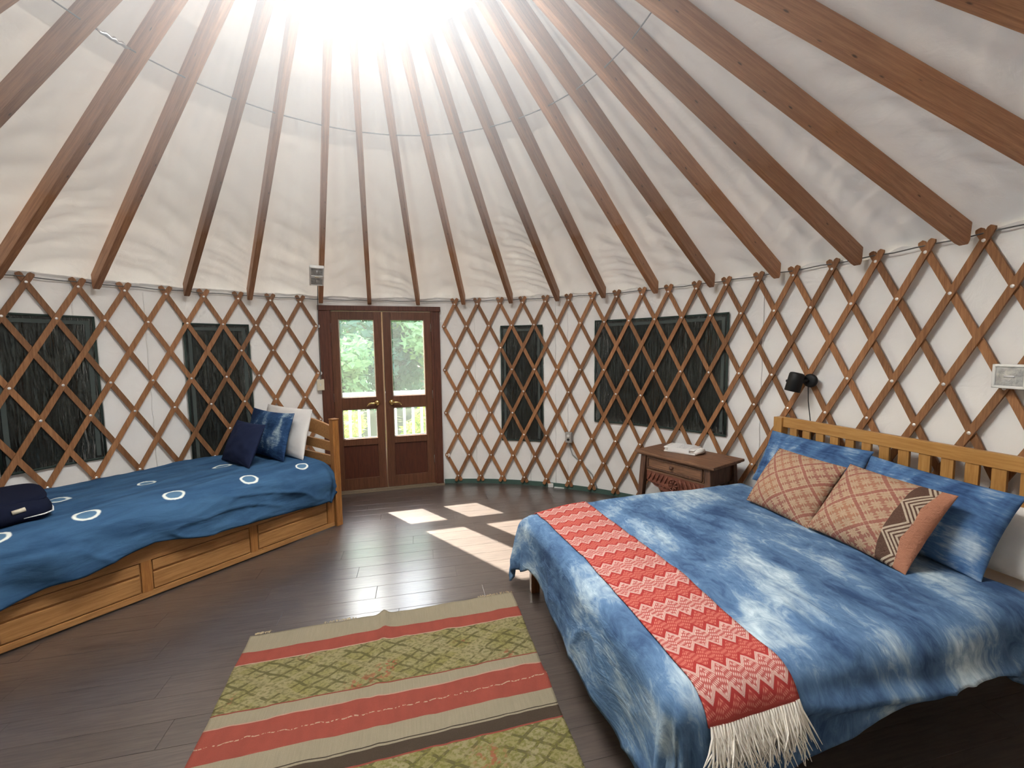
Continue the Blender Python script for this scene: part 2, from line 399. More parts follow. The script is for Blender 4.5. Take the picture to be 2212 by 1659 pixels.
tuft = m.noise(m.co('UV', (26, 40, 1)), 2.0, 3).ss(0.46, 0.62)
g0 = m.mix(m.noise(u, 7, 4).ss(0.3, 0.7), s2l(154, 146, 86), s2l(170, 160, 118))
gcol = m.mix((lines.mx(lin2)) * 0.85 * m.noise(u, 22, 2).ss(0.30, 0.5), g0, s2l(86, 86, 44))
gcol = m.mix(dia * 0.7, gcol, s2l(172, 160, 116)); gcol = m.mix(tuft * 0.55, gcol, s2l(96, 98, 44))
gcol = m.mix(m.noise(u, 3.1, 2).ss(0.57, 0.68) * m.noise(u, 38, 1).ss(0.5, 0.6) * 0.8, gcol, s2l(176, 84, 60))
c = m.mix(between(0.145, 0.238), beige, redc); c = m.mix(between(0.238, 0.546), c, gcol); c = m.mix(between(0.546, 0.553), c, s2l(150, 60, 50))
c = m.mix(between(0.236, 0.242), c, s2l(206, 170, 150))
c = m.mix(between(0.622, 0.783), c, redc); c = m.mix(between(0.618, 0.624), c, s2l(206, 160, 140)); c = m.mix(between(0.866, 0.871), c, s2l(50, 44, 40)); c = m.mix(between(0.880, 0.936), c, m.mix(m.noise(u, 200, 2), s2l(44, 36, 32), s2l(74, 60, 52)))
c = m.mix(between(0.936, 0.943), c, s2l(160, 66, 58))
c = m.mix(y.gt(0.943), c, m.mix(tuft * 0.5, gcol, s2l(140, 140, 56)))
c = m.mix(((y - 0.705 - (x * 90).sin() * 0.003).ab().lt(0.0028)) * m.noise(u, 80, 1).gt(0.48), c, s2l(208, 176, 150))
c = m.mix(0.46, c, s2l(70, 62, 50)); m.base(m.mix(m.noise(u, 240, 2) * 0.5, c, m.mix(0.45, c, s2l(70, 56, 44))))
green = between(0.24, 0.546).mx(y.gt(0.945))
m.bump(m.noise(u, 260, 1) * 0.5 + (lines.mx(lin2) * -0.6 + tuft * -0.5) * green, 0.55, 0.006); M_rug = m.m

# dark vinyl planks
m = Mat('dark brown plank', 0.34, 0.5); v = m.co('Object', (1.6, 26, 1)); n = m.noise(v, 3.0, 6, 0.65, 0.5)
rn = m.nt.nodes.new('ShaderNodeObjectInfo')
c = m.mix(n.ss(0.3, 0.75), s2l(86, 75, 68), s2l(60, 51, 47)); m.base(m.vary(c, 0.9, 1.08))
h = m.noise(m.co('Object', (3, 16, 1)), 4, 5, 0.6, 1.0) + m.noise(m.co('Object', (1, 1.6, 1)), 9, 3, 0.5, 0.8) * 0.7
m.bump(h, 0.16, 0.006)
m.nt.links.new((n * 0.14 + 0.27).k, m.b.inputs['Roughness']); m.b.inputs['Specular IOR Level'].default_value = 1.0; m.b.inputs['Coat Weight'].default_value = 0.8; m.b.inputs['Coat Roughness'].default_value = 0.22; m.b.inputs['Coat IOR'].default_value = 1.8; M_plank = m.m
M_gap = plain('dark joint', s2l(30, 25, 23), 0.8)

# ------------------------------------------------------------------ floor of planks
floor = G().prism([(3.24 * cos(2 * pi * k / 96), 3.24 * sin(2 * pi * k / 96)) for k in range(96)], -0.03, -0.006, 'Z').obj('floor', M_gap)
tag(floor, 'dark brown wood-look plank floor of the round room', None, None, 'structure')
FA = rad(12.4); fe = Vector((cos(FA), sin(FA))); fn = Vector((-sin(FA), cos(FA))); PW, PL = 0.1452, 1.22
def clip_circle(x0, x1, y0, y1, rr):
    pts = []
    n = 7
    for k in range(n + 1): pts.append((x0 + (x1 - x0) * k / n, y0))
    for k in range(n + 1): pts.append((x1 - (x1 - x0) * k / n, y1))
    out = []
    for (px, py) in pts:
        d = hypot(px, py)
        if d > rr: py2 = py; mxx = sqrt(max(rr * rr - py2 * py2, 0)); px = max(-mxx, min(mxx, px))
        if not out or hypot(px - out[-1][0], py - out[-1][1]) > 1e-4: out.append((px, py))
    if len(out) > 1 and hypot(out[0][0] - out[-1][0], out[0][1] - out[-1][1]) < 1e-4: out.pop()
    return out
RF = R + 0.03; plank_mesh = {}
for row in range(-25, 26):
    y0 = -0.475 + row * PW + 0.0006; y1 = y0 + PW - 0.0012
    if min(abs(y0), abs(y1)) > RF - 0.03: continue
    off = (row * 0.437) % 1.0 * PL - 6.1
    for k in range(10):
        x0 = off + k * PL + 0.0006; x1 = x0 + PL - 0.0012
        far = max(hypot(a, b) for a in (x0, x1) for b in (y0, y1))
        if min(hypot(max(x0, min(0, x1)), y0), hypot(max(x0, min(0, x1)), y1)) > RF - 0.02: continue
        if far < RF:
            if 'full' not in plank_mesh:
                plank_mesh['full'] = G().box(0, PL - 0.0012, 0, PW - 0.0012, -0.012, 0, 0.0012).mesh('plank')
            o = link('plank', plank_mesh['full'], M_plank, floor); lx, ly = x0, y0
        else:
            if max(abs(y0), abs(y1)) >= RF: 
                yy0, yy1 = max(y0, -RF + 0.004), min(y1, RF - 0.004)
            else: yy0, yy1 = y0, y1
            pts = clip_circle(x0, x1, yy0, yy1, RF)
            if len(pts) < 3 or max(p[0] for p in pts) - min(p[0] for p in pts) < 0.02: continue
            g = G(); g.prism([(p[0] - x0, p[1] - y0) for p in pts], -0.012, 0, 'Z'); o = g.obj('plank', M_plank, floor); lx, ly = x0, y0
        q = fe * lx + fn * ly; o.location = (q.x, q.y, 0); o.rotation_euler = (0, 0, FA)

# ------------------------------------------------------------------ walls
A_DL, A_DR = 116.4, 94.6
def cyl_grid(a0, a1, z0, z1, r, na, nzs, f=None):
    vs = []; fs = []; uv = []
    for i in range(na + 1):
        for k in range(nzs + 1):
            a = a0 + (a1 - a0) * i / na; z = z0 + (z1 - z0) * k / nzs
            rr = r + (f(a, z, i / na, k / nzs) if f else 0); vs.append(P(rr, a, z)); uv.append((rad(a) * R, z))
    for i in range(na):
        for k in range(nzs):
            q = i * (nzs + 1) + k; fs.append((q, q + nzs + 1, q + nzs + 2, q + 1))
    return vs, fs, uv
def wall_f(a, z, u, v):
    return max(0.0265, 0.031 + 0.012 * fbm(a * 0.11, z * 2.3, 1.0) + 0.006 * fbm(a * 0.6, z * 3.0, 4.0) + 0.004 * nz(a * 1.3, z * 0.6))
for nm, a0, a1, lab in (('wall_left', A_DL, 270, 'white canvas wall left of the double door'), ('wall_right', A_DR, -90, 'white canvas wall right of the double door')):
    vs, fs, uv = cyl_grid(a0, a1, -0.01, 2.19, R, 190, 34, wall_f)
    w = mk(nm, vs, fs if a1 > a0 else [q[::-1] for q in fs], M_wall, None, True, uv); tag(w, lab, None, None, 'structure')
    seams = ((143.3, 2.1), (151.3, 2.1)) if nm == 'wall_left' else ((86.2, 2.1), (69.0, 2.1), (66.4, 2.1), (31.6, 2.13), (74.4, 1.9))
    for sa, zt in seams:
        g = G(); g.tube([P(R + 0.0275, sa + 0.05 * sin(z * 3), z * 0.1) for z in range(0, int(zt * 10) + 1)], 0.004, 6); g.obj('seam', M_wall, w, True)
vs, fs, uv = cyl_grid(A_DL + 1.5, A_DR - 1.5, 2.04, 2.19, R + 0.034, 24, 4, lambda a, z, u, v: 0.004 * sin(a * 3))
tag(mk('wall_back', vs, fs, M_wall, None, True, uv), 'strip of white canvas above the door', None, None, 'structure')
for nm, a0, a1 in (('trim_1', 88.9 + 4.4, -60), ('trim_2', 117.5, 230)):
    vs, fs, uv = cyl_grid(a0, a1, 0.0, 0.052, R + 0.016, 120, 1)
    o = mk(nm, vs, fs, M_green, None, False, uv); md = o.modifiers.new('s', 'SOLIDIFY'); md.thickness = 0.008
    tag(o, 'dark green strip along the foot of the %s wall' % ('right' if nm == 'trim_1' else 'left'), None, None, 'structure')

# ------------------------------------------------------------------ roof
KS, APEX = 0.5548, 3.836
def zc(r): return APEX - KS * r
TIP = 3.05
RAFT = [-20.0, -10.6, -1.0, 9.0, 19.1, 29.1, 38.9, 48.6, 58.6, 68.1, 78.0, 88.2, 97.8, 107.6, 116.8, 128.8, 138.0, 149.0, 158.6, 168.3, 178.0, 187.8, 197.5]
def rgap(a):
    b = [x for x in RAFT if x <= a]; c = [x for x in RAFT if x > a]
    lo = b[-1] if b else RAFT[0] - 9.8 * math.ceil((RAFT[0] - a) / 9.8); hi = c[0] if c else RAFT[-1] + 9.8 * math.ceil((a - RAFT[-1]) / 9.8 + 1e-9)
    if not b: hi = lo + 9.8
    if not c: lo = hi - 9.8
    return (a - lo) / max(hi - lo, 1e-6), lo
def roof_pt(a, v):
    r = 0.70 + (3.20 - 0.70) * v
    z = zc(r) + 0.074
    if r > 2.95: z -= (min(1.15, (r - 2.95) / 0.185)) ** 2 * 0.045
    t, lo = rgap(a); belly = sin(pi * t) ; low = max(0, (v - 0.30) / 0.7)
    h = -0.010 * belly * (1 - v) + 0.030 * belly * v
    rad_f = nz(a * 0.55 + 9, v * 1.3, lo) * 0.010                                    # long radial gathers
    side = (1 if nz(lo, 3.7) > 0 else -1)
    env = belly ** 0.6 * low ** 0.9 * max(0.0, 0.15 + 1.5 * nz(lo * 1.9 + 3, v * 2.2 + side)) 
    ph = 2 * pi * (v * 2.5 / 0.085 + side * (t - 0.5) * (2.4 + 1.5 * nz(lo, 9.1)) - 1.6 * (t - .5) ** 2) + 2.6 * nz(a * 0.35, v * 3.0, 4.0)
    wr = (0.5 + 0.5 * sin(ph)) ** 1.8 * 0.020 * env
    ph2 = 2 * pi * (v * 2.5 / 0.23 + side * (t - 0.5) * 1.2) + 2.0 * nz(a * 0.2, v * 2.0, 8.0)
    wr += (0.5 + 0.5 * sin(ph2)) ** 1.5 * 0.018 * belly * low
    fine = fbm(a * 0.5, v * 14, 2.0) * 0.006 * (0.4 + low)
    return r, z + h + rad_f + wr + fine
NA, NV = 37 * 20, 170
vs, fs = [], []
for i in range(NA):
    a = -180 + 360 * i / NA + 20
    for k in range(NV + 1):
        r, z = roof_pt(a if a > -90 else a + 360, k / NV); vs.append(P(r, a, z))
for i in range(NA):
    for k in range(NV):
        q = i * (NV + 1) + k; q2 = ((i + 1) % NA) * (NV + 1) + k; fs.append((q, q + 1, q2 + 1, q2))
ceiling = mk('ceiling', vs, fs, M_roof, None, True); tag(ceiling, 'conical off-white canvas roof on brown rafters', None, None, 'structure')
TH = math.atan(KS); RD, RW = 0.110, 0.041
rl = (TIP - 0.715) / cos(TH)
def rafter_mesh():
    g = G(); hv = RD / cos(TH) / 2
    # profile in (radial, z): plumb cut foot with clipped lower corner
    def bz(r): return zc(r) - hv
    def tz(r): return zc(r) + hv
    pts = [(0.715, bz(0.715)), (TIP - 0.035, bz(TIP - 0.035)), (TIP - 0.006, bz(TIP) + 0.006), (TIP + 0.006, bz(TIP) + 0.03), (TIP + 0.012, tz(TIP + 0.012)), (0.715, tz(0.715))]
    c = Vector((1.9, 0, zc(1.9))); ang = TH
    q = []
    for r, z in pts:
        d = Vector((r, 0, z)) - c; q.append((d.x * cos(ang) - d.z * sin(ang), d.x * sin(ang) + d.z * cos(ang)))
    g.prism(q, -RW / 2, RW / 2, 'Y')
    bmesh.ops.bevel(g.bm, geom=g.bm.edges[:], offset=0.004, segments=2, affect='EDGES', profile=0.5)
    return g.mesh('rafter')
RM = rafter_mesh()
for i, a in enumerate(RAFT):
    o = link('rafter', RM, M_rafter, ceiling); c = P(1.9, a, zc(1.9)); o.location = c
    o.rotation_euler = Matrix.Rotation(rad(a), 4, 'Z').to_3x3().__matmul__(Matrix.Rotation(TH, 4, 'Y').to_3x3()).to_euler()
# tension cable threaded through the rafters and the cable on top of the lattice
cp = [P(1.31, a, zc(1.31) - 0.03) for a in RAFT]
cb = tag(G().tube(cp, 0.0035, 6).obj('tension_cable', M_cable, None, True), 'thin grey steel cable strung from rafter to rafter', 'cable')
tb = [cp[18].lerp(cp[19], t) for t in (0.2, 0.3, 0.36, 0.45, 0.5, 0.56, 0.66, 0.74, 0.82)]
G().tube([p + Vector((0, 0, 0.004 * (-1) ** i)) for i, p in enumerate(tb)], [0.004, 0.008, 0.011, 0.008, 0.012, 0.008, 0.011, 0.007, 0.004], 8).obj('turnbuckle', M_steel, cb, True)
# centre ring and skylight
ring = G()
prof = [(0.70, 3.368), (0.735, 3.368), (0.735, 3.47), (0.70, 3.47)]
N = 64
rv = [[ring.bm.verts.new(P(r, 360 * k / N, z)) for r, z in prof] for k in range(N)]
for k in range(N):
    for j in range(4): ring.bm.faces.new((rv[k][j], rv[(k + 1) % N][j], rv[(k + 1) % N][(j + 1) % 4], rv[k][(j + 1) % 4]))
M_ring = wood('ring wood', s2l(220, 200, 168), s2l(196, 172, 138), 0.5, (20, 20, 20))
ring.obj('centre_ring', M_ring, ceiling)
sl = empty('window_5', 'round domed skylight at the top of the roof', None, (0.04, 0, 0), 0, None, 'structure')
g = G(); oc = lambda r, z: [Vector((r * cos(rad(22.5 + 45 * k)), r * sin(rad(22.5 + 45 * k)), z)) for k in range(8)]
rows = [[g.bm.verts.new(p) for p in oc(r, z)] for r, z in ((0.70, 3.405), (0.76, 3.405), (0.76, 3.56), (0.70, 3.56))]
for j in range(4):
    for k in range(8): g.bm.faces.new((rows[j][k], rows[j][(k + 1) % 8], rows[(j + 1) % 4][(k + 1) % 8], rows[(j + 1) % 4][k]))
g.obj('curb', plain('white curb', (0.85, 0.83, 0.78, 1), 0.5), sl)
m = Mat('milky acrylic', 0.3, 0.4); m.base(m.mix(m.noise(m.co('Object'), 3), (0.85, 0.84, 0.8, 1), (0.9, 0.89, 0.86, 1))); m.trans(0.75, (0.95, 0.93, 0.88, 1))
g = G(); g.lathe([(0.78, 3.54), (0.76, 3.60), (0.70, 3.68), (0.58, 3.76), (0.40, 3.82), (0.2, 3.85), (0.02, 3.86)], 48); g.bm.faces.ensure_lookup_table()
bmesh.ops.delete(g.bm, geom=[f for f in g.bm.faces if len(f.verts) > 4 and f.calc_center_median().z < 3.6], context='FACES')
g.obj('dome', m.m, sl, True)

# ------------------------------------------------------------------ lattice
HT, HB = 2.10, 0.10; RZ = (HT - HB) / 8; SWD, STH = 0.0185, 0.0052
def slat_mesh(deg_row, rows_from, rows_to, sgn, r, name='slat', e0=0.075, e1=0.072):
    """slat from row 'rows_from' (upper) to 'rows_to'; the upper end sits at angle 0; going down it turns by sgn*deg_row per row"""
    n = max(4, int((rows_to - rows_from) * 2)); hr = rad(deg_row) * R; lrow = hypot(hr, RZ); vs = []; fs = []
    ts = [rows_from - e0 / lrow, rows_from - (e0 - 0.012) / lrow] + [rows_from + (rows_to - rows_from) * k / n for k in range(n + 1)] + [rows_to + (e1 - 0.012) / lrow, rows_to + e1 / lrow]
    dz, dh = -RZ / lrow, sgn * hr / lrow                        # unit direction (along, in the wall)
    for i, t in enumerate(ts):
        wd = SWD * (0.62 if i in (0, len(ts) - 1) else 1.0)
        a = sgn * deg_row * (t - rows_from); z = HT - RZ * t
        for so, si in ((-1, -1), (1, -1), (1, 1), (-1, 1)):
            # across = direction turned by 90 degrees in the (h, z) plane
            ch, cz = -dz * wd * so, dh * wd * so
            vs.append(P(r + STH * si, a + math.degrees(ch / R), z + cz))
    for i in range(len(ts) - 1):
        for j in range(4): fs.append((i * 4 + j, i * 4 + (j + 1) % 4, i * 4 + 4 + (j + 1) % 4, i * 4 + 4 + j))
    fs.append((3, 2, 1, 0)); q = (len(ts) - 1) * 4; fs.append((q, q + 1, q + 2, q + 3))
    me = bpy.data.meshes.new(name); me.from_pydata([tuple(v) for v in vs], [], fs); me.update()
    bm = bmesh.new(); bm.from_mesh(me); bmesh.ops.recalc_face_normals(bm, faces=bm.faces); bm.to_mesh(me); bm.free()
    me.materials.append(M_slat); return me
RIV = G().lathe([(0.0098, 0), (0.0092, 0.002), (0.005, 0.0042), (0.001, 0.005)], 8).mesh('rivet')
def lattice(root, a0, d, c0, c1, edge, edge_side):
    """columns c0..c1 at a0-d*c; edge = column of the half-diamond edge at the door, on side +1 (right lattice) or -1"""
    half = d / 2; cache = {}
    def put(col, r0, r1, sgn, front):
        key = (round(r0, 2), round(r1, 2), sgn, front)
        if key not in cache: cache[key] = slat_mesh(half, r0, r1, sgn, R - 0.0056 if front else R + 0.0056, e0=0.075 if r0 == 0 else 0.02, e1=0.072 if r1 == 8 else 0.02)
        o = link('slat', cache[key], M_slat, root); o.rotation_euler = (0, 0, rad(a0 - d * col)); 
        if front:
            k = 0
            while r0 + k <= r1:
                row = r0 + k; here = col - sgn * k / 2.0 if False else None
                cc = col - (sgn * half * k) / d        # column of this crossing
                near = abs(cc - edge) < 3.2
                if near or row not in (2, 5):
                    v = link('rivet', RIV, M_rivet, o); p = P(R - 0.0056 - STH, sgn * half * k, HT - RZ * row); v.location = p
                    v.rotation_euler = Vector((-cos(rad(sgn * half * k)), -sin(rad(sgn * half * k)), 0)).to_track_quat('Z', 'Y').to_euler()
                k += 1
    # '/' slats as seen from inside: going down they move to the left = larger angle (sgn +1); these lie in front
    if edge_side > 0:
        for c in range(c0, c1 + 1): put(c, 0, min(8, 1 + 2 * (c - c0)), +1, True)
        for c in range(c0, c1 + 1): put(c, 0, 8, -1, False)
        for k in (1, 3, 5, 7): put(edge, k, 8, -1, False)
    else:
        for c in range(c0, c1 + 1): put(c, 0, 8, +1, True)
        for k in (1, 3, 5, 7): put(edge, k, 8, +1, True)
        for c in range(c0, c1 + 1): put(c, 0, min(8, 1 + 2 * (c1 - c)), -1, False)
latR = empty('lattice_wall', 'brown criss-cross wooden lattice right of the double door', 'lattice')
lattice(latR, 90.2371, 4.83722, 0, 26, -0.5, +1)
latL = empty('lattice_wall', 'brown criss-cross wooden lattice left of the double door', 'lattice')
lattice(latL, 155.7076, 5.04574, -9, 7, 7.5, -1)
# white clips where the lattice is bolted to the door frame
for par, a, rows in ((latL, 155.7076 - 5.04574 * 7.5, (1, 3)), (latR, 90.2371 + 2.4186, (7,))):
    for rw in rows:
        o = G().prism([(0.022 * cos(t * pi / 8 - pi / 2), 0.022 * sin(t * pi / 8 - pi / 2)) for t in range(9)], -0.004, 0.004, 'Y').obj('clip', M_white, par)
        o.location = P(R - 0.022, a - 0.3, HT - RZ * rw); o.rotation_euler = (0, 0, rad(a - 90))
wc = [P(R + 0.001, a, 2.137 + 0.004 * sin(a * 1.1)) for a in range(-56, 232, 2)]
tag(G().tube(wc, 0.004, 6).obj('wall_cable', M_cable, None, True), 'grey steel cable running along the top of the lattice', 'cable')

# ------------------------------------------------------------------ dark screened windows
def window(n, a0, a1, z0, z1, lab, seed):
    w = empty('window_%d' % n, lab, None, (0, 0, 0), 0, None, 'structure')
    na = max(8, int(abs(a1 - a0) * 2)); RI = R + 0.0215
    f = lambda a, z, u, v: 0.003 * fbm(a * .4, z * 4, seed)
    vs, fs, uv = cyl_grid(a0, a1, z0, z1, RI, na, 16, f); mk('screen', vs, fs, M_screen, w, True, uv)
    def fv(a, z, u, v):
        e = min(1, 6 * min(u, 1 - u), 6 * min(v, 1 - v)); return -0.0035 - 0.004 * e * (0.5 + fbm(a * .55, z * 2.2, seed + 3))
    vs, fs, uv = cyl_grid(a0 + .2, a1 - .2, z0 + .01, z1 - .01, RI - .001, na * 3, 60, fv); mk('vinyl_pane', vs, fs, M_vinyl, w, True, uv)
    da = 100 * 0.01 * math.degrees(0.012 / R) * (1 if a1 > a0 else -1); dz = 0.012
    t = math.degrees(0.030 / R) * (1 if a1 > a0 else -1)
    for (b0, b1, y0, y1) in ((a0 - da * .2, a1 + da * .2, z1 - dz, z1 + .004), (a0 - da * .2, a1 + da * .2, z0 - .004, z0 + dz), (a0 - da * .2, a0 + da, z0, z1), (a1 - da, a1 + da * .2, z0, z1)):
        vs, fs, uv = cyl_grid(b0, b1, y0, y1, RI - 0.009, na, 2, None); o = mk('binding', vs, fs, M_bind, w, True, uv); o.modifiers.new('s', 'SOLIDIFY').thickness = 0.003
    for (b0, b1, y0, y1) in ((a0 + t, a1 - t, z1 - .062, z1 - .034), (a0 + t, a0 + 1.9 * t, z0 + .03, z1 - .04), (a1 - 1.9 * t, a1 - t, z0 + .03, z1 - .04)):
        vs, fs, uv = cyl_grid(b0, b1, y0, y1, RI - 0.0075, na, 4, None); mk('webbing', vs, fs, M_tape, w, True, uv)
window(1, 159.6, 149.2, 0.74, 1.875, 'dark screened window at the far left above the daybed', 1.0)
window(2, 138.6, 129.1, 0.56, 1.852, 'narrow dark screened window left of the door, behind the daybed pillows', 2.0)
window(3, 80.55, 71.65, 0.525, 1.845, 'narrow dark screened window just right of the door', 3.0)
window(4, 60.75, 36.65, 0.792, 1.867, 'wide dark screened window above the small carved table', 4.0)

# ------------------------------------------------------------------ double door in the local frame (X along the door, Y outwards)
def dloc(o): o.location = DOOR0; o.rotation_euler = (0, 0, DA); return o
fr = empty('trim_3', 'dark red-brown wooden frame around the double door', None, DOOR0, DA, None, 'structure')
for x0, x1 in ((-0.005, 0.105), (1.177, 1.272)):
    G().box(x0, x1, -0.012, 0.10, 0, 2.018, 0.004).obj('jamb', M_doorframe, fr)
G().box(0.085 - 0.005, 0.112, -0.022, 0.06, 0.02, 2.018, 0.003).obj('stop', M_doorframe, fr); G().box(1.172, 1.20, -0.022, 0.06, 0.02, 2.018, 0.003).obj('stop', M_doorframe, fr)
G().box(-0.012, 1.282, -0.026, 0.10, 2.018, 2.072, 0.004).obj('header', M_doorframe, fr)
th = empty('trim_4', 'worn tan threshold under the double door', None, DOOR0, DA, None, 'structure')
G().box(0.0, 1.28, -0.055, 0.10, 0.0, 0.016, 0.003).obj('sill', M_thresh, th); G().box(0.10, 1.19, -0.035, 0.06, 0.016, 0.028, 0.003).obj('sweep', M_thresh, th)
def leaf(n, x0, x1, g0, g1, lab, hand):
    d = empty('door_%d' % n, lab, None, DOOR0, DA, None, 'structure'); y0, y1 = -0.004, 0.040
    G().box(x0, g0, y0, y1, 0.03, 2.010, 0.003).obj('stile', M_door, d); G().box(g1, x1, y0, y1, 0.03, 2.010, 0.003).obj('stile', M_door, d)
    for z0, z1 in ((0.03, 0.157), (0.532, 0.607), (0.937, 1.070), (1.925, 2.010)): 
        o = G().box(-(g1 - g0) / 2, (g1 - g0) / 2, y0, y1, z0, z1, 0.003).obj('rail', M_door, d); o.location = ((g0 + g1) / 2, 0, 0)
    G().box(g0 - .01, g1 + .01, 0.012, 0.028, 0.147, 0.542).obj('panel', M_panelwood, d)
    for z0, z1 in ((0.602, 0.942), (1.065, 1.930)):
        G().box(g0 - .008, g1 + .008, 0.016, 0.021, z0, z1).obj('pane', M_glass, d)
        b = G(); 
        for q in ((g0, g0 + .008, z0, z1), (g1 - .008, g1, z0, z1), (g0, g1, z0 + .005, z0 + .013), (g0, g1, z1 - .013, z1 - .005)): b.box(q[0], q[1], 0.022, 0.034, q[2], q[3])
        b.obj('glazing_bead', M_cream, d)
    if n == 2:
        vb = G()
        for q in (g0 + .10,): vb.box(q, q + .012, 0.006, 0.014, 0.157, 0.53)
        vb.obj('batten', M_panelwood, d)
    hx = x0 if hand > 0 else x1
    for z in (1.836, 1.075, 0.317):
        h = G(); h.tube([(hx, -0.010, z - .045), (hx, -0.010, z + .045)], 0.0055, 8); h.obj('hinge', M_steel, d, True)
    kx = x1 - 0.075 if hand > 0 else x0 + 0.065; s = -1 if hand > 0 else 1
    hd = G(); hd.lathe([(0.030, 0), (0.031, 0.004), (0.026, 0.010), (0.016, 0.014), (0.011, 0.016), (0.011, 0.045), (0.013, 0.05), (0.002, 0.052)], 20, Matrix.Translation((kx, -0.004, 1.0)) @ Matrix.Rotation(pi / 2, 4, 'X'))
    o = hd.obj('handle', M_brass, d, True)
    lv = G().tube([(kx, -0.05, 1.0), (kx + s * .03, -0.056, 1.004), (kx + s * .06, -0.057, 1.004), (kx + s * .085, -0.055, 0.998), (kx + s * .100, -0.052, 0.985), (kx + s * .106, -0.05, 0.972)], [0.008, 0.008, 0.0075, 0.007, 0.0062, 0.005], 8)
    lv.obj('lever', M_brass, o, True)
    return d
dl_ = leaf(1, 0.109, 0.632, 0.187, 0.550, 'left glazed door leaf, behind the daybed post', +1)
leaf(2, 0.648, 1.173, 0.730, 1.092, 'right glazed door leaf with the bare floor before it', -1)
G().tube([(0.640, -0.012, 0.03), (0.643, -0.013, 0.7), (0.638, -0.012, 1.2), (0.640, -0.012, 2.008)], 0.008, 8).obj('weather_strip', plain('tan weather strip', s2l(196, 164, 128), 0.6), dl_, True)
sw = empty('light_switch', 'cream light switch plate on the post left of the door', 'switch', DOOR0 + DU * -0.012 + DN * 0.028, DA)
G().box(-0.036, 0.036, -0.006, 0.0, 1.165, 1.285, 0.002).obj('plate', M_cream, sw); G().box(-0.005, 0.005, -0.016, -0.006, 1.213, 1.237, 0.001).obj('toggle', M_white, sw)

# ------------------------------------------------------------------ main bed (local X head-wards, Y = -w)
BL = Vector((0.966, 0.26, 0)).normalized(); BO = Vector((0.73, 0.87, 0)); BA = atan2(BL.y, BL.x)
bed = empty('double_bed', 'honey-coloured wooden double bed with a slatted headboard', 'bed', BO, BA)
def BB(name, s0, s1, w0, w1, z0, z1, mat, bev=0.004):
    o = G().box(s0, s1, -w1, -w0, z0, z1, bev).obj(name, mat, bed); return o
HS = 2.03; WN = 1.545
for w0 in (-0.048, WN - 0.022): BB('post', HS - 0.03, HS + 0.035, w0, w0 + 0.070, 0.0, 1.034, M_honeyv, 0.005)
BB('top_rail', HS - 0.016, HS + 0.016, 0.022, WN - 0.022, 0.965, 1.040, M_honey); BB('lower_rail', HS - 0.014, HS + 0.014, 0.022, WN - 0.022, 0.56, 0.62, M_honey)
k = 0; wv = 0.077
while wv < WN - 0.05:
    BB('slat', HS - 0.009, HS + 0.009, wv, wv + 0.054, 0.60, 0.972, M_honeyv, 0.002); wv += 0.1005
for w0 in (0.004, WN - 0.055): BB('leg', 0.0, 0.055, w0, w0 + 0.046, 0.0, 0.34, M_bedleg, 0.004)
BB('foot_rail', 0.005, 0.035, 0.05, WN - 0.055, 0.235, 0.335, M_honey); BB('side_rail', 0.05, HS - 0.03, 0.005, 0.03, 0.235, 0.335, M_honey); BB('side_rail', 0.05, HS - 0.03, WN - 0.10, WN - 0.075, 0.290, 0.365, M_honey)
mt = G().box(0.03, HS - 0.04, -1.50, -0.03, 0.336, 0.505, 0.05).obj('mattress', M_sheet, None, True); mt.location = BO; mt.rotation_euler = (0, 0, BA)
tag(mt, 'white sheeted mattress showing at the near head end of the double bed', 'mattress')

def crease(a, b, z, p=5): return max(0.0, 1 - 2.2 * abs(nz(a, b, z))) ** p * max(0.0, 0.25 + nz(a * .6 + 4, b * .5, z + 9))
def drape(lo, hi, rd, zt, flare, topf):
    """returns f(u,v) -> local point of a sheet laid over a rounded block; lo/hi = flat rectangle, rd = edge radii (u0,u1,v0,v1)"""
    def f(u, v, sc=None):
        ou = (u - lo[0]) if u < lo[0] else ((u - hi[0]) if u > hi[0] else 0.0)
        ov = (v - lo[1]) if v < lo[1] else ((v - hi[1]) if v > hi[1] else 0.0)
        bu = min(max(u, lo[0]), hi[0]); bv = min(max(v, lo[1]), hi[1])
        d = hypot(ou, ov)
        z = zt + topf(bu, bv)
        if d < 1e-9: return Vector((bu, bv, z)), 0.0, (0, 0)
        r = (rd[0] if ou < 0 else rd[1]) * (abs(ou) / d) ** 2 + (rd[2] if ov < 0 else rd[3]) * (abs(ov) / d) ** 2
        if d < r * pi / 2: out = r * sin(d / r); dr = r * (1 - cos(d / r))
        else: out = r + flare * (d - r * pi / 2); dr = r + (d - r * pi / 2)
        return Vector((bu + out * ou / d, bv + out * ov / d, z - dr)), d, (ou / d, ov / d)
    return f
def topM(u, v): return -0.05 * math.exp(-(max(0, u + .02) / .30) ** 2 - (max(0, v - .05) / .38) ** 2) + 0.014 * fbm(u * 2.1, v * 2.4, 3.0) + 0.018 * sin(pi * min(1, max(0, v / 1.55))) * sin(pi * min(1, max(0, (u + .1) / 1.9)))
LO, HI = (0.03, 0.07), (1.62, 1.485)
dM = drape(LO, HI, (0.085, 0.03, 0.085, 0.095), 0.572, 0.05, topM)
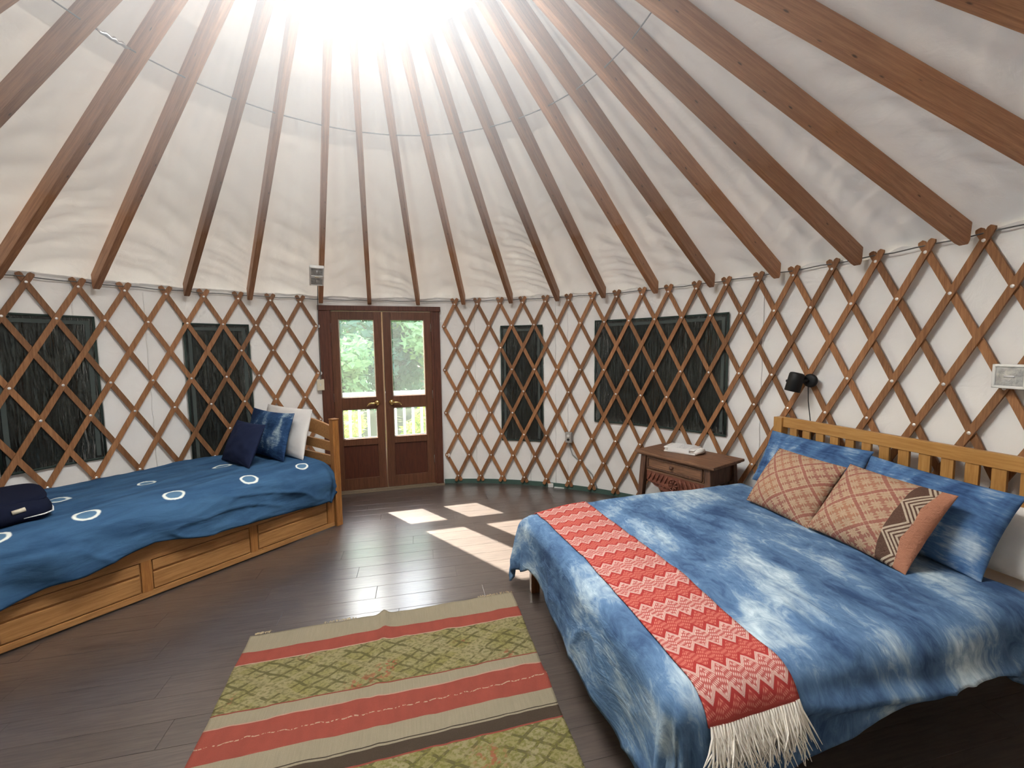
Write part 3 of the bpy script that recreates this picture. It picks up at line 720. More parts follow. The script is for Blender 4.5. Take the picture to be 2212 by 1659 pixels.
def duvM(u, v):
    p, d, n = dM(u, v)
    if d > 0:
        t = min(1, d / 0.35); s = u if abs(n[1]) > abs(n[0]) else v
        cr = abs(n[0] * n[1]) * 2
        ang = atan2(n[1], n[0])
        fold = 0.018 * sin(s * 9 + 1.3 * sin(s * 4)) * t + 0.010 * fbm(s * 5, d * 2, 5.0) * t + 0.030 * sin(ang * 9 + d * 4) * cr * t
        if n[1] > 0.5:      # near side: two deep sagging folds and a tucked pleat near the head
            fold += 0.036 * math.exp(-((d - 0.17 - 0.10 * (s - .4)) / 0.030) ** 2) * min(1, max(0, (s - .2) * 3)) - 0.02 * math.exp(-((s - 1.33 - d * .35) / 0.03) ** 2) * t
        fold += 0.028 * t * crease(s * 4 + d * 3, d * 3.0 - s * 1.5, 41.0)
        if n[0] < 0 and n[1] < 0: fold += 0.10 * cr * t ** 1.2
        p += Vector((n[0] * fold, n[1] * fold, 0))
    else:
        p.z += 0.004 * fbm(u * 9, v * 4, 8.0) + 0.011 * crease(u * 6 + v * .8, v * 2.0, 43.0)
    return p
nearh = [(-.4, .45), (.1, .40), (.42, .31), (.6, .255), (.8, .215), (.95, .175), (1.07, .175), (1.26, .195), (1.36, .215), (1.44, .29), (1.6, .34)]
footh = [(-.4, .36), (.1, .34), (.2, .29), (.36, .31), (.61, .35), (.9, .37), (1.1, .385), (1.3, .41), (1.6, .42)]
farh = 0.36
NU, NVV = 150, 150; vs, uv, fs = [], [], []
for i in range(NU + 1):
    for k in range(NVV + 1):
        a = i / NU; b = k / NVV
        # sheet coordinates with overhangs that vary along the edges
        fu = a * (1.0 + 0.22) - 0.22; fv = b * 1.6 - 0.3
        um = LO[0] + (HI[0] - LO[0]) * min(1, max(0, fu)); vm = LO[1] + (HI[1] - LO[1]) * min(1, max(0, fv))
        u = um if fu >= 0 else LO[0] + fu / 0.22 * (interp(footh, vm) + .05)
        u = u if fu <= 1 else HI[0]
        v = vm if 0 <= fv <= 1 else (LO[1] + fv / 0.3 * farh if fv < 0 else HI[1] + (fv - 1) / 0.3 * (interp(nearh, um) + .05))
        if fu < 0 and (fv < 0 or fv > 1):
            # corner: keep the drop from getting much longer than the sides
            ou, ov = abs(fu) / 0.22, (abs(fv) if fv < 0 else fv - 1) / 0.3; mxx = max(ou, ov); hy = hypot(ou, ov) or 1
            kk = min(1.0, mxx / hy * (1.55 if fv < 0 else 1.12)); u = LO[0] - (LO[0] - u) * kk
            v = LO[1] - (LO[1] - v) * kk if fv < 0 else HI[1] + (v - HI[1]) * kk
        p = duvM(u, v); vs.append((p.x, -p.y, p.z)); uv.append((u, v))
for i in range(NU):
    for k in range(NVV):
        q = i * (NVV + 1) + k; fs.append((q, q + 1, q + NVV + 2, q + NVV + 1))
dv = mk('duvet', vs, fs, M_duvet, None, True, uv); dv.location = BO; dv.rotation_euler = (0, 0, BA); sm = dv.modifiers.new('t', 'SOLIDIFY'); sm.thickness = 0.014; sm.offset = -1
bm = bmesh.new(); bm.from_mesh(dv.data); bmesh.ops.recalc_face_normals(bm, faces=bm.faces); bm.to_mesh(dv.data); bm.free()
tag(dv, 'blue and white tie-dyed duvet spread over the double bed', 'duvet')

# red throw laid across the foot of the bed
vs, uv, fs = [], [], []; TU, TV = 24, 150; t0, t1 = -0.28, 1.62
def throw_pt(u, v, off=0.010):
    e = 0.004; p = duvM(u, v); a = duvM(u + e, v) - duvM(u - e, v); b = duvM(u, v + e) - duvM(u, v - e); n = a.cross(b)
    n = n.normalized() if n.length > 1e-12 else Vector((0, 0, 1))
    if n.z < -0.2: n = -n
    return p + n * off, n
for i in range(TU + 1):
    for k in range(TV + 1):
        u = 0.040 + 0.335 * i / TU; v = t0 + (t1 - t0) * k / TV
        p, n = throw_pt(u, v); vs.append((p.x, -p.y, p.z)); uv.append((0.348 * i / TU, v))
for i in range(TU):
    for k in range(TV):
        q = i * (TV + 1) + k; fs.append((q, q + 1, q + TV + 2, q + TV + 1))
tr = mk('throw_blanket', vs, fs, M_throw, None, True, uv); tr.location = BO; tr.rotation_euler = (0, 0, BA)
bm = bmesh.new(); bm.from_mesh(tr.data); bmesh.ops.recalc_face_normals(bm, faces=bm.faces); bm.to_mesh(tr.data); bm.free()
tr.modifiers.new('t', 'SOLIDIFY').thickness = 0.006
tag(tr, 'red and pink zigzag throw with cream fringe across the foot of the double bed', 'throw')
g = G()
for i in range(34):
    u = 0.042 + 0.331 * (i + .5) / 34
    p, n = throw_pt(u, t1 - 0.004, 0.012); base = Vector((p.x, -p.y, p.z))
    for s in range(7):
        ln = random.uniform(0.09, 0.165); sx, sy = random.uniform(-.055, .055), random.uniform(-.008, .035); ph = random.uniform(0, 6)
        g.tube([base, base + Vector((sx * .08, -0.010, -ln * .22)), base + Vector((sx * .45 + .006 * sin(ph), -0.018 - sy * .5, -ln * .6)), base + Vector((sx + .01 * sin(ph + 1), -0.016 - sy, -ln))], [0.0034, 0.0038, 0.0026, 0.0010], 4, cap=False)
fo = g.obj('fringe', M_fringe, tr, True); fo['kind'] = 'stuff'

# ------------------------------------------------------------------ pillows
def pillow_mesh(name, W, H, T, seed, n=30, ear=0.05, wr=1.0):
    vs, uv, fs = [], [], []
    for side in (1, -1):
        for i in range(n + 1):
            for k in range(n + 1):
                u = -cos(pi * i / n) if False else (2 * i / n - 1); v = 2 * k / n - 1
                u = u * (1.5 - .5 * u * u) if abs(u) < 1 else u; v = v * (1.5 - .5 * v * v) if abs(v) < 1 else v
                bul = max(0, (1 - u * u)) ** 0.55 * max(0, (1 - v * v)) ** 0.55
                x = u * W / 2 * (1 - ear * (1 - v * v) * abs(u) ** 2); y = v * H / 2 * (1 - ear * (1 - u * u) * abs(v) ** 2)
                z = side * T / 2 * bul * (1 + 0.10 * fbm(u * 1.6, v * 1.6, seed))
                rdl = hypot(abs(u) - 1, abs(v) - 1)
                z += wr * 0.006 * fbm(u * 4 + seed, v * 4, seed + side) * bul ** .5 + side * wr * 0.006 * sin(14 * atan2(1 - abs(v), 1 - abs(u) + 1e-6)) * math.exp(-rdl * 2.2) * bul ** .4
                if 0 < i < n and 0 < k < n: pass
                vs.append((x, y + H / 2, z)); uv.append(((u + 1) / 2, (v + 1) / 2))
    m1 = (n + 1) ** 2
    for i in range(n):
        for k in range(n):
            q = i * (n + 1) + k; fs.append((q, q + n + 1, q + n + 2, q + 1)); q += m1; fs.append((q, q + 1, q + n + 2, q + n + 1))
    me = bpy.data.meshes.new(name); me.from_pydata(vs, [], fs); me.update(); l = me.uv_layers.new(name='UVMap')
    for lp in me.loops: l.data[lp.index].uv = uv[lp.vertex_index]
    bm = bmesh.new(); bm.from_mesh(me); bmesh.ops.remove_doubles(bm, verts=bm.verts, dist=1e-5); bm.to_mesh(me); bm.free()
    for p in me.polygons: p.use_smooth = True
    return me
def put_pillow(name, mat, base, facing, lean, W, H, T, seed, label, cat='pillow', group=None, roll=0.0, ear=0.05, wr=1.0):
    """base = middle of the lower edge; facing = horizontal way its front looks; lean in degrees back from upright"""
    me = pillow_mesh(name, W, H, T, seed, 30, ear, wr); o = link(name, me, mat); L = rad(lean); f = Vector(facing).normalized()
    z = f * cos(L) + Vector((0, 0, 1)) * sin(L); y = Vector((0, 0, 1)) * cos(L) - f * sin(L); x = y.cross(z)
    m4 = Matrix((x, y, z)).transposed().to_4x4() @ Matrix.Rotation(rad(roll), 4, 'Z'); m4.translation = Vector(base); o.matrix_world = m4
    return tag(o, label, cat, group)
def bw(s, w, z): return BO + BL * s + Vector((BL.y, -BL.x, 0)) * w + Vector((0, 0, z))
put_pillow('bed_pillow', M_pillowdye, bw(1.74, 0.375, 0.585), -BL, 26, 0.70, 0.40, 0.17, 1.3, 'blue and white tie-dyed pillow at the far side of the double bed headboard', group='tie-dyed bed pillows')
put_pillow('bed_pillow', M_pillowdye, bw(1.56, 1.095, 0.585), -BL, 30, 0.62, 0.41, 0.19, 4.1, 'blue and white tie-dyed pillow behind the banded kilim cushion', group='tie-dyed bed pillows', roll=-3)
put_pillow('bed_pillow', M_sheet, bw(1.77, 1.33, 0.55), -BL, 30, 0.52, 0.33, 0.14, 7.7, 'white pillow at the near end of the headboard, behind a tie-dyed one')
put_pillow('kilim_cushion', M_kilimA, bw(1.335, 0.600, 0.590), -BL, 36, 0.43, 0.40, 0.19, 2.2, 'faded pink and beige kilim cushion farther from the camera', 'cushion', 'kilim cushions on the double bed', -2, 0.03, .6)
put_pillow('kilim_cushion', M_kilimB, bw(1.31, 1.050, 0.590), -BL, 38, 0.47, 0.42, 0.19, 5.5, 'pink kilim cushion with dark brown chevron band and salmon edge', 'cushion', 'kilim cushions on the double bed', -3, 0.05, .6)

# ------------------------------------------------------------------ daybed (local X towards the camera-left end, Y = -w)
DLv = Vector((-0.569, -0.822, 0)).normalized(); D0 = Vector((-0.947, 1.936, 0)); DBA = atan2(DLv.y, DLv.x); DWv = Vector((DLv.y, -DLv.x, 0))
day = empty('daybed', 'golden pine daybed with panelled front along the left wall', 'bed', D0, DBA)
def DB(name, l0, l1, w0, w1, z0, z1, mat, bev=0.003): return G().box(l0, l1, -w1, -w0, z0, z1, bev).obj(name, mat, day)
for l0 in (-0.030, 2.04):
    for w0 in (0.0, 0.965):
        g = G(); g.box(l0, l0 + .058, -w0 - .058, -w0, 0, .972, 0.003)
        for q in (0.014, 0.026, 0.038): g.box(l0 + q, l0 + q + .006, -w0 - .001, -w0 + .004, 0.03, .955, 0.002)
        o = g.obj('post', M_oakv, day); g = G(); g.box(l0 - .004, l0 + .062, -w0 - .062, -w0 + .006, .972, .980, 0.003); g.obj('post_cap', M_oakv, day)
    def arch(w, top, rise): return top + rise * sin(pi * (w - .05) / .92)
    for top, ht, rise in ((0.905, 0.13, 0.055), (0.762, 0.085, 0.012), (0.637, 0.085, 0.0)):
        ws = [0.05 + 0.92 * k / 16 for k in range(17)]
        pts = [(-w, arch(w, top, rise)) for w in ws] + [(-w, arch(w, top - ht, rise)) for w in reversed(ws)]
        G().prism(pts, l0 + .018, l0 + .040, 'X').obj('slat', M_oak, day)
# panelled trundle front
DB('side_board', 0.045, 2.045, 0.022, 0.045, 0.02, 0.40, M_oak); DB('top_rail', 0.045, 2.045, 0.008, 0.024, 0.252, 0.40, M_oak); DB('bottom_rail', 0.045, 2.045, 0.008, 0.024, 0.012, 0.050, M_oak)
for l0, l1 in ((0.045, 0.110), (0.692, 0.744), (1.334, 1.388), (1.975, 2.045)): DB('stile', l0, l1, 0.008, 0.024, 0.048, 0.254, M_oakv)
for l0, l1 in ((0.116, 0.686), (0.750, 1.328), (1.394, 1.969)):
    DB('panel', l0, l1, 0.011, 0.030, 0.056, 0.164, M_oak, 0.005); DB('panel', l0, l1, 0.011, 0.030, 0.178, 0.246, M_oak, 0.005)
mt = G().box(0.05, 2.03, -0.98, -0.05, 0.34, 0.575, 0.05).obj('mattress', M_sheet, None, True); mt.location = D0; mt.rotation_euler = (0, 0, DBA)
tag(mt, 'white mattress under the blue ring-dyed duvet of the daybed', 'mattress')
def topD(u, v): return 0.016 * fbm(u * 1.7, v * 2.5, 11.0) - 0.02 * max(0, (0.5 - v)) 
DLO, DHI = (0.145, 0.15), (2.03, 1.01)
fD = drape(DLO, DHI, (0.11, 0.02, 0.20, 0.03), 0.628, 0.03, topD)
def duvD(u, v):
    p, d, n = fD(u, v)
    if d > 0:
        t = min(1, d / 0.3); s = u if abs(n[1]) > abs(n[0]) else v
        cr = abs(n[0] * n[1]) * 2; ang = atan2(n[1], n[0])
        fold = (0.014 * sin(s * 11 + d * 9 + 2 * sin(s * 3)) + 0.026 * fbm(s * 3 - d * 2.5, d * 5 + s, 15.0)) * t + 0.015 * sin(ang * 10) * cr * t
        fold += 0.030 * t * crease(s * 1.6 - d * 2.0, d * 8 + s * 1.6, 31.0)
        p += Vector((n[0] * fold, n[1] * fold, 0))
    else: p.z += 0.010 * crease(u * 1.8, v * 6 + u, 33.0) + 0.006 * fbm(u * 5 + v * 2, v * 7, 18.0) + 0.004 * fbm(u * 9 + 5 * v, v * 9, 2.0)
    return p
hemD = [(0, .255), (.055, .255), (.4, .272), (.68, .282), (1.04, .293), (1.2, .335), (1.32, .354), (1.5, .324), (1.64, .296), (1.79, .289), (1.96, .257), (2.3, .24)]
NU, NVV = 170, 110; vs, uv, fs = [], [], []
for i in range(NU + 1):
    for k in range(NVV + 1):
        fu = i / NU * 1.14 - 0.14; fv = k / NVV * 1.45 - 0.45
        um = DLO[0] + (DHI[0] - DLO[0]) * min(1, max(0, fu)); vm = DLO[1] + (DHI[1] - DLO[1]) * max(0, fv)
        drop = (0.61 - interp(hemD, um)) - 0.20 + 0.20 * pi / 2
        u = um if fu >= 0 else DLO[0] + fu / 0.14 * 0.30; v = vm if fv >= 0 else DLO[1] + fv / 0.45 * drop
        if fu < 0 and fv < 0:
            ou, ov = abs(fu) / .14, abs(fv) / .45; kk = min(1, max(ou, ov) / (hypot(ou, ov) or 1) * 1.10); u = DLO[0] - (DLO[0] - u) * kk; v = DLO[1] - (DLO[1] - v) * kk
        p = duvD(u, v); vs.append((p.x, -p.y, p.z)); uv.append((u, v))
for i in range(NU):
    for k in range(NVV):
        q = i * (NVV + 1) + k; fs.append((q, q + 1, q + NVV + 2, q + NVV + 1))
RINGS = [(1.59, .100, .054, .048), (1.165, .092, .054, .050), (.705, .058, .052, .048), (.278, .078, .044, .042), (1.19, .555, .046, .045), (1.645, .60, .060, .05), (.68, .6, .06, .045), (1.94, .10, .05, .045), (2.3, .6, .1, .1)]
dd = mk('duvet', vs, fs, ring_duvet(RINGS), None, True, uv); dd.location = D0; dd.rotation_euler = (0, 0, DBA)
bm = bmesh.new(); bm.from_mesh(dd.data); bmesh.ops.recalc_face_normals(bm, faces=bm.faces); bm.to_mesh(dd.data); bm.free()
sm = dd.modifiers.new('t', 'SOLIDIFY'); sm.thickness = 0.012; sm.offset = -1
tag(dd, 'indigo duvet with white dyed rings covering the daybed', 'duvet')
def dw(l, w, z): return D0 + DLv * l + DWv * w + Vector((0, 0, z))
put_pillow('pillow', M_sheet, dw(0.215, 0.575, 0.628), DLv, 14, 0.80, 0.45, 0.14, 3.3, 'white pillow leaning on the daybed end, rearmost of three', group='pillows on the daybed', ear=.04)
put_pillow('pillow', M_bluepillow, dw(0.345, 0.63, 0.628), DLv, 16, 0.76, 0.43, 0.13, 6.1, 'indigo tie-dyed pillow with pale streak between white and navy ones', group='pillows on the daybed', ear=.08)
put_pillow('cushion', M_navy, dw(0.605, 0.555, 0.632), DLv, 24, 0.53, 0.37, 0.12, 8.4, 'plain navy cushion in front of the daybed pillows', 'cushion', ear=.05)

# dark navy sleeve lying on the daybed
bag = empty('laptop_sleeve', 'dark navy flap pouch with cream toggle lying on the daybed', 'bag', dw(1.878, 0.45, 0.63), DBA)
g = G(); n = 26
def sup(t, e): return (abs(cos(t)) ** e * (1 if cos(t) > 0 else -1), abs(sin(t)) ** e * (1 if sin(t) > 0 else -1))
def slab(A, B, h, z0, e=0.45):
    pr = [(0.90, 0.0), (1.0, h * .25), (1.0, h * .55), (0.93, h * .85), (0.7, h * 1.0), (0.35, h * 1.1), (0.01, h * 1.13)]
    rows = [[g.bm.verts.new((sup(2 * pi * k / 40, e)[0] * A * r, sup(2 * pi * k / 40, e)[1] * B * r, z0 + z)) for k in range(40)] for r, z in pr]
    for a, b in zip(rows, rows[1:]):
        for k in range(40): g.bm.faces.new((a[k], a[(k + 1) % 40], b[(k + 1) % 40], b[k]))
    g.bm.faces.new(rows[0][::-1]); g.bm.faces.new(rows[-1])
slab(0.18, 0.275, 0.10, 0.0); g.obj('pouch', M_navybag, bag, True)
g = G(); slab(0.172, 0.22, 0.03, 0.092, .5); o = g.obj('flap', M_navybag, bag, True); o.location = (0.0, -0.04, 0); o.rotation_euler = (rad(-3), 0, 0)
G().tube([(-0.182, 0.04 , 0.034), (-0.180, 0.15, 0.032), (-0.168, 0.235, 0.031), (-0.13, 0.268, 0.030), (-.05, 0.277, 0.029)], [0.002, .004, .005, .004, .002], 6).obj('piping', M_white, bag, True)
G().tube([(-0.06, 0.264, 0.078), (-0.01, 0.270, 0.072)], [0.013, 0.012], 10).obj('toggle', M_cream, bag, True)

# ------------------------------------------------------------------ kilim rug
AX = Vector((0.96556, 0.26019, 0)); RUGA = atan2(AX.y, AX.x); RUG0 = Vector((-0.8363, 0.4365, 0))
vs, uv, fs = [], [], []; NX, NY = 110, 130; RWD, RLN = 1.503, 1.95
for i in range(NX + 1):
    for k in range(NY + 1):
        x = RWD * i / NX; y = RLN * k / NY
        ex = (0.006 * nz(y * 7, 1.0) + 0.016 * y / 1.2 if i == 0 else 0) - (0.007 * nz(y * 6, 5.0) + 0.035 * y if i == NX else 0)
        sx = x + (0.016 * y) * (1 - x / RWD) - 0.030 * y * x / RWD + 0.006 * nz(y * 6, x * 1.5)
        sy = y + 0.010 * nz(x * 5, 3.0) * math.exp(-y * 9) - 0.018 * math.exp(-((x - .71) / .03) ** 2) * math.exp(-y * 12)
        z = 0.006 + 0.016 * math.exp(-((x - .71 - .01 * sin(y * 9)) / .022) ** 2) * math.exp(-y * 2.2) + 0.0035 * (1 + fbm(x * 3.2, y * 3.5, 6.0)) 
        z += 0.010 * max(0, fbm(x * 5 + y * 2, y * 9, 9.0)) * 1.8 * math.exp(-((y - .68) / .10) ** 2) * abs(sin(x * 3 + .4)) + 0.006 * max(0, fbm(x * 9, y * 12, 2))
        vs.append((sx, -sy, max(z, .006))); uv.append((x, y))
for i in range(NX):
    for k in range(NY):
        q = i * (NY + 1) + k; fs.append((q, q + NY + 1, q + NY + 2, q + 1)) 
rug = mk('kilim_rug', vs, [f[::-1] for f in fs], M_rug, None, True, uv); rug.location = RUG0; rug.rotation_euler = (0, 0, RUGA); md = rug.modifiers.new('t', 'SOLIDIFY'); md.thickness = 0.005
tag(rug, 'worn green, beige and red striped kilim rug on the dark floor', 'rug')
g = G()
for i in range(120):
    x = random.choice((random.uniform(0.02, .1), random.uniform(.38, .56), random.uniform(1.28, 1.5))); y = random.uniform(-.004, .004); a = random.uniform(-2.6, -.5); ln = random.uniform(.008, .022)
    p0 = Vector((x, -y, .012)); g.tube([p0, p0 + Vector((cos(a) * ln * .5, -sin(a) * ln * .6, .004)), p0 + Vector((cos(a) * ln, -sin(a) * ln, -.004))], 0.0012, 4)
o = g.obj('fringe', cloth('rug end threads', s2l(176, 160, 128), .9, 900, .1), rug); o['kind'] = 'stuff'

# ------------------------------------------------------------------ carved side table
TX = Vector((0.561, -0.828, 0)).normalized(); TA = atan2(TX.y, TX.x); T0 = Vector((1.74, 1.99, 0))
tb_ = empty('side_table', 'small dark carved wooden table between the double bed and the wall', 'table', T0, TA)
g = G(); g.box(0, .755, 0, .455, .632, .655, 0.006); g.box(.02, .735, .02, .44, .618, .633, .006); g.obj('table_top', M_table, tb_)
def tbx(n, x0, x1, y0, y1, z0, z1, m=M_tablev, b=.003): return G().box(x0, x1, y0, y1, z0, z1, b).obj(n, m, tb_)
for x, y, sx, sy in ((.075, .06, -.05, -.02), (.680, .06, .045, -.02), (.075, .40, -.05, .0), (.680, .40, .045, .0)):
    g = G(); q = 0.027
    a = [g.bm.verts.new((x + dx * q, y + dy * q, .62)) for dx, dy in ((-1, -1), (1, -1), (1, 1), (-1, 1))]
    b = [g.bm.verts.new((x + sx + dx * q * .9, y + sy + dy * q * .9, 0.0)) for dx, dy in ((-1, -1), (1, -1), (1, 1), (-1, 1))]
    g.bm.faces.new(a); g.bm.faces.new(b[::-1])
    for k in range(4): g.bm.faces.new((a[k], b[k], b[(k + 1) % 4], a[(k + 1) % 4]))
    bmesh.ops.bevel(g.bm, geom=g.bm.edges[:], offset=.003, segments=1, affect='EDGES'); g.obj('leg', M_tablev, tb_)
fr_ = tbx('drawer_rail', .10, .655, .045, .075, .482, .500, M_table); tbx('side_panel', .06, .075, .085, .375, .47, .62); tbx('side_panel', .68, .695, .085, .375, .47, .62); tbx('back_panel', .10, .655, .39, .41, .40, .62)
tbx('stretcher', .685, .715, .08, .38, .36, .40); tbx('stretcher', .045, .065, .08, .38, .36, .40)
dr = tbx('drawer', .104, .652, .040, .36, .503, .617, M_table)
g = G()
for q in ((.112, .644, .596, .610), (.112, .644, .510, .524), (.112, .126, .510, .610), (.630, .644, .510, .610)): g.box(q[0], q[1], .030, .042, q[2], q[3], .003)
g.obj('moulding', M_tablev, dr)
G().lathe([(.006, 0), (.007, .012), (.016, .020), (.018, .028), (.012, .036), (.002, .040)], 16, Matrix.Translation((.372, .040, .562)) @ Matrix.Rotation(pi / 2, 4, 'X')).obj('knob', M_tablev, dr, True)
# carved scalloped apron with a rosette and flutes
pts = [(.10, .482), (.655, .482), (.655, .40), (.64, .385), (.60, .378), (.57, .36), (.53, .352), (.50, .335), (.45, .325), (.41, .335), (.378, .318), (.345, .335), (.30, .325), (.255, .335), (.225, .352), (.185, .36), (.155, .378), (.115, .385), (.10, .40)]
ap = G().prism(pts, .050, .068, 'Y').obj('apron', M_apron, tb_)
g = G()
for s in range(2):
    for k in range(5):
        x = (.125 + k * .042) if s == 0 else (.630 - k * .042); dx = .026 if s == 0 else -.026
        g.tube([(x + dx, .048, .470), (x + dx * .55, .043, .448), (x, .045, .418), (x - dx * .2, .048, .400)], [.004, .008, .008, .004], 6)
G_ = [(.378 + .052 * cos(t * pi / 12), .046, .408 + .052 * sin(t * pi / 12)) for t in range(24)]
g.tube(G_, .006, 6, closed=True)
for t in range(8): a = t * pi / 4; g.tube([(.378 + .012 * cos(a), .044, .408 + .012 * sin(a)), (.378 + .030 * cos(a), .041, .408 + .030 * sin(a)), (.378 + .046 * cos(a), .046, .408 + .046 * sin(a))], [.004, .009, .004], 6)
for t in range(14):
    x = .14 + t * .036; zz_ = .352 + .03 * abs(t - 6.5) / 6.5; g.tube([(x - .014, .048, zz_), (x, .044, zz_ + .008), (x + .014, .048, zz_)], [.003, .006, .003], 5)
g.obj('carving', M_apron, ap, True)
# folded cloth with a paper band on the table
tw = empty('folded_towel', 'folded cream towel with a paper band on the side table', 'towel', T0 + TX * .325 + Vector((-TX.y, TX.x, 0)) * .275 + Vector((0, 0, .655)), TA + rad(14))
g = G()
for i, (a, b, z0, z1) in enumerate(((-.15, .12, .0, .015), (-.146, .127, .0165, .0315), (-.150, .116, .033, .048))):
    g.box(a, b, -.095 + .007 * (i % 2), .095 - .003 * i, z0, z1, .006)
g.obj('cloth', M_sheet, tw, True)
G().tube([(.118, -.09, .022), (.135, -.03, .030), (.14, .03, .026), (.125, .085, .02)], [.016, .024, .026, .016], 10).obj('rolled_end', M_sheet, tw, True)
M_band = Mat('paper band', .7, .2); u = M_band.co('Object'); xx, yy, zz_ = M_band.xyz(u)
M_band.base(M_band.mix((((yy * 90).fr().gt(.55)) * (M_band.noise(M_band.co('Object', (160, 40, 1)), 1, 1).gt(.5)) * (xx.ab().lt(.04))) * .6, (.78, .77, .74, 1), s2l(120, 120, 124)))
g = G(); g.box(-.11, .07, -.098, .096, .0485, .0500, .0005); g.box(-.11, .07, -.0985, -.0965, .012, .0500, .0003); g.obj('paper_band', M_band.m, tw)

# ------------------------------------------------------------------ reading lamp over the headboard
la = rad(24.3); ln_ = Vector((-cos(la), -sin(la), 0)); LP = Vector((3.075 * cos(la), 3.075 * sin(la), 1.322))
lamp = empty('reading_lamp', 'small black spot lamp clamped to the lattice above the headboard', 'lamp', LP, 0)
q = ln_.to_track_quat('Z', 'Y').to_matrix().to_4x4()
G().lathe([(.048, 0), (.050, .006), (.046, .020), (.030, .026), (.002, .027)], 24, q).obj('mount', M_black, lamp, True)
side = Vector((0, 0, 1)).cross(ln_).normalized()      # towards the image left/right along the wall
hc = ln_ * .085 + side * -.060 + Vector((0, 0, -.005))
G().tube([ln_ * .02, ln_ * .045 + side * -.01, ln_ * .06 + side * -.03 + Vector((0, 0, -.01)), hc], .009, 8).obj('arm', M_black, lamp, True)
ax_ = (Vector((0, 0, -1)) * .95 + ln_ * .14 + side * -.16).normalized(); hq = ax_.to_track_quat('Z', 'Y').to_matrix().to_4x4(); hq.translation = hc - ax_ * .06
G().lathe([(.030, -.004), (.044, 0), (.049, .012), (.050, .135), (.047, .136), (.045, .05), (.002, .045)], 28, hq).obj('shade', M_black, lamp, True)
b = hq.copy(); b.translation = hc - ax_ * .06 + ax_ * .05
G().lathe([(.012, 0), (.020, .03), (.031, .06), (.030, .066), (.002, .070)], 18, b).obj('bulb', M_bulb, lamp, True)
G().tube([hc + side * -.049, hc + side * -.062], [.009, .010], 10).obj('switch_knob', M_black, lamp, True)
cw = [LP + ln_ * .01 + Vector((0, 0, -.045)) + side * -.012, LP + ln_ * .008 + Vector((0, 0, -.15)) + side * -.008, LP + ln_ * .006 + Vector((0, 0, -.27)) + side * .008, LP + ln_ * .01 + Vector((0, 0, -.42)) + side * .03, LP + ln_ * .02 + Vector((0, 0, -.7)) + side * .035]
G().tube([p - LP for p in cw], .0032, 6).obj('cord', M_blackcord, lamp, True)

# scattering volume added under the skylight to imitate lens glare
hz = bpy.data.materials.new('glare_volume'); hz.use_nodes = True; hn = hz.node_tree; hn.nodes.remove(hn.nodes['Principled BSDF'])
vsn = hn.nodes.new('ShaderNodeVolumeScatter'); vsn.inputs['Density'].default_value = 0.16; vsn.inputs['Anisotropy'].default_value = 0.3
hn.links.new(vsn.outputs[0], hn.nodes['Material Output'].inputs['Volume'])
hg = G(); hg.lathe([(0.05, 3.5), (0.66, 3.5), (0.66, 3.34), (1.0, zc(1.0) - .1), (2.1, zc(2.1) - .1), (2.05, 2.5), (1.5, 2.3), (0.05, 2.15)], 48)
ho = hg.obj('glare_volume', hz, None, True); tag(ho, 'faint bright volume added below the skylight to imitate lens glare', 'glare_volume', None, 'stuff')

hc2 = G(); hc2.lathe([(0.05, 3.48), (0.64, 3.48), (0.64, 3.34), (0.95, zc(.95) - .1), (1.35, zc(1.35) - .1), (1.3, 2.95), (1.0, 2.85), (0.05, 2.8)], 48)  # smaller volume added inside it to strengthen the imitated glare near the ring
hz2 = hz.copy(); hz2.name = 'haze core'; [n for n in hz2.node_tree.nodes if n.bl_idname == 'ShaderNodeVolumeScatter'][0].inputs['Density'].default_value = 0.13
hc2.obj('glare_core', hz2, ho, True)

# white caravan lamps with clear lens (one on the right lattice, one on the rafter by the door)
M_lens = Mat('frosted clear lens', .15, .6); v = M_lens.co('Object'); M_lens.base(M_lens.mix(M_lens.noise(v, 30, 3).ss(.3, .7), (.30, .31, .30, 1), (.50, .50, .48, 1))); M_lens.bump(M_lens.noise(v, 26, 3, .5, 1.2), .6, .01)
def caravan_lamp(label, mat4, L, H):
    e = empty('wall_lamp', label, 'lamp'); e.matrix_world = mat4
    hs = G(); hs.box(-L / 2, L / 2, -H / 2, H / 2, 0, .020, .008)
    for q in ((-L / 2, L / 2, H / 2 - .014, H / 2), (-L / 2, L / 2, -H / 2, -H / 2 + .014), (-L / 2, -L / 2 + .014, -H / 2, H / 2), (L / 2 - .014, L / 2, -H / 2, H / 2), (-.018, .018, -H / 2, H / 2)): hs.box(q[0], q[1], q[2], q[3], .014, .034, .004)
    hs.obj('housing', M_white, e, True)
    for s in (-1, 1):
        x0, x1 = (-L / 2 + .012, -.016) if s < 0 else (.016, L / 2 - .012)
        lens = G().box(x0, x1, -H / 2 + .012, H / 2 - .012, .018, .030, .006).obj('lens', M_lens.m, e, True)
        G().tube([((x0 + x1) / 2 - .02, 0, .030), ((x0 + x1) / 2 + .02, 0, .030)], .005, 8).obj('bulb', M_bulb, lens, True)
    G().box(-.010, .010, -.018, .018, .033, .039, .003).obj('switch', M_cream, e)
    return e
a = rad(3.25); inn = Vector((-cos(a), -sin(a), 0)); hx = Vector((0, 0, 1)).cross(inn).normalized()
m4 = Matrix((hx, Vector((0, 0, 1)), inn)).transposed().to_4x4(); m4.translation = inn * -3.068 + Vector((0, 0, 1.413))
cl = caravan_lamp('white double lamp on the lattice at the right edge of the picture', m4, .285, .118)
bk = G().box(-.165, -.10, -.052, -.004, -.014, .004, .002).obj('mounting_block', M_brownblock, cl)
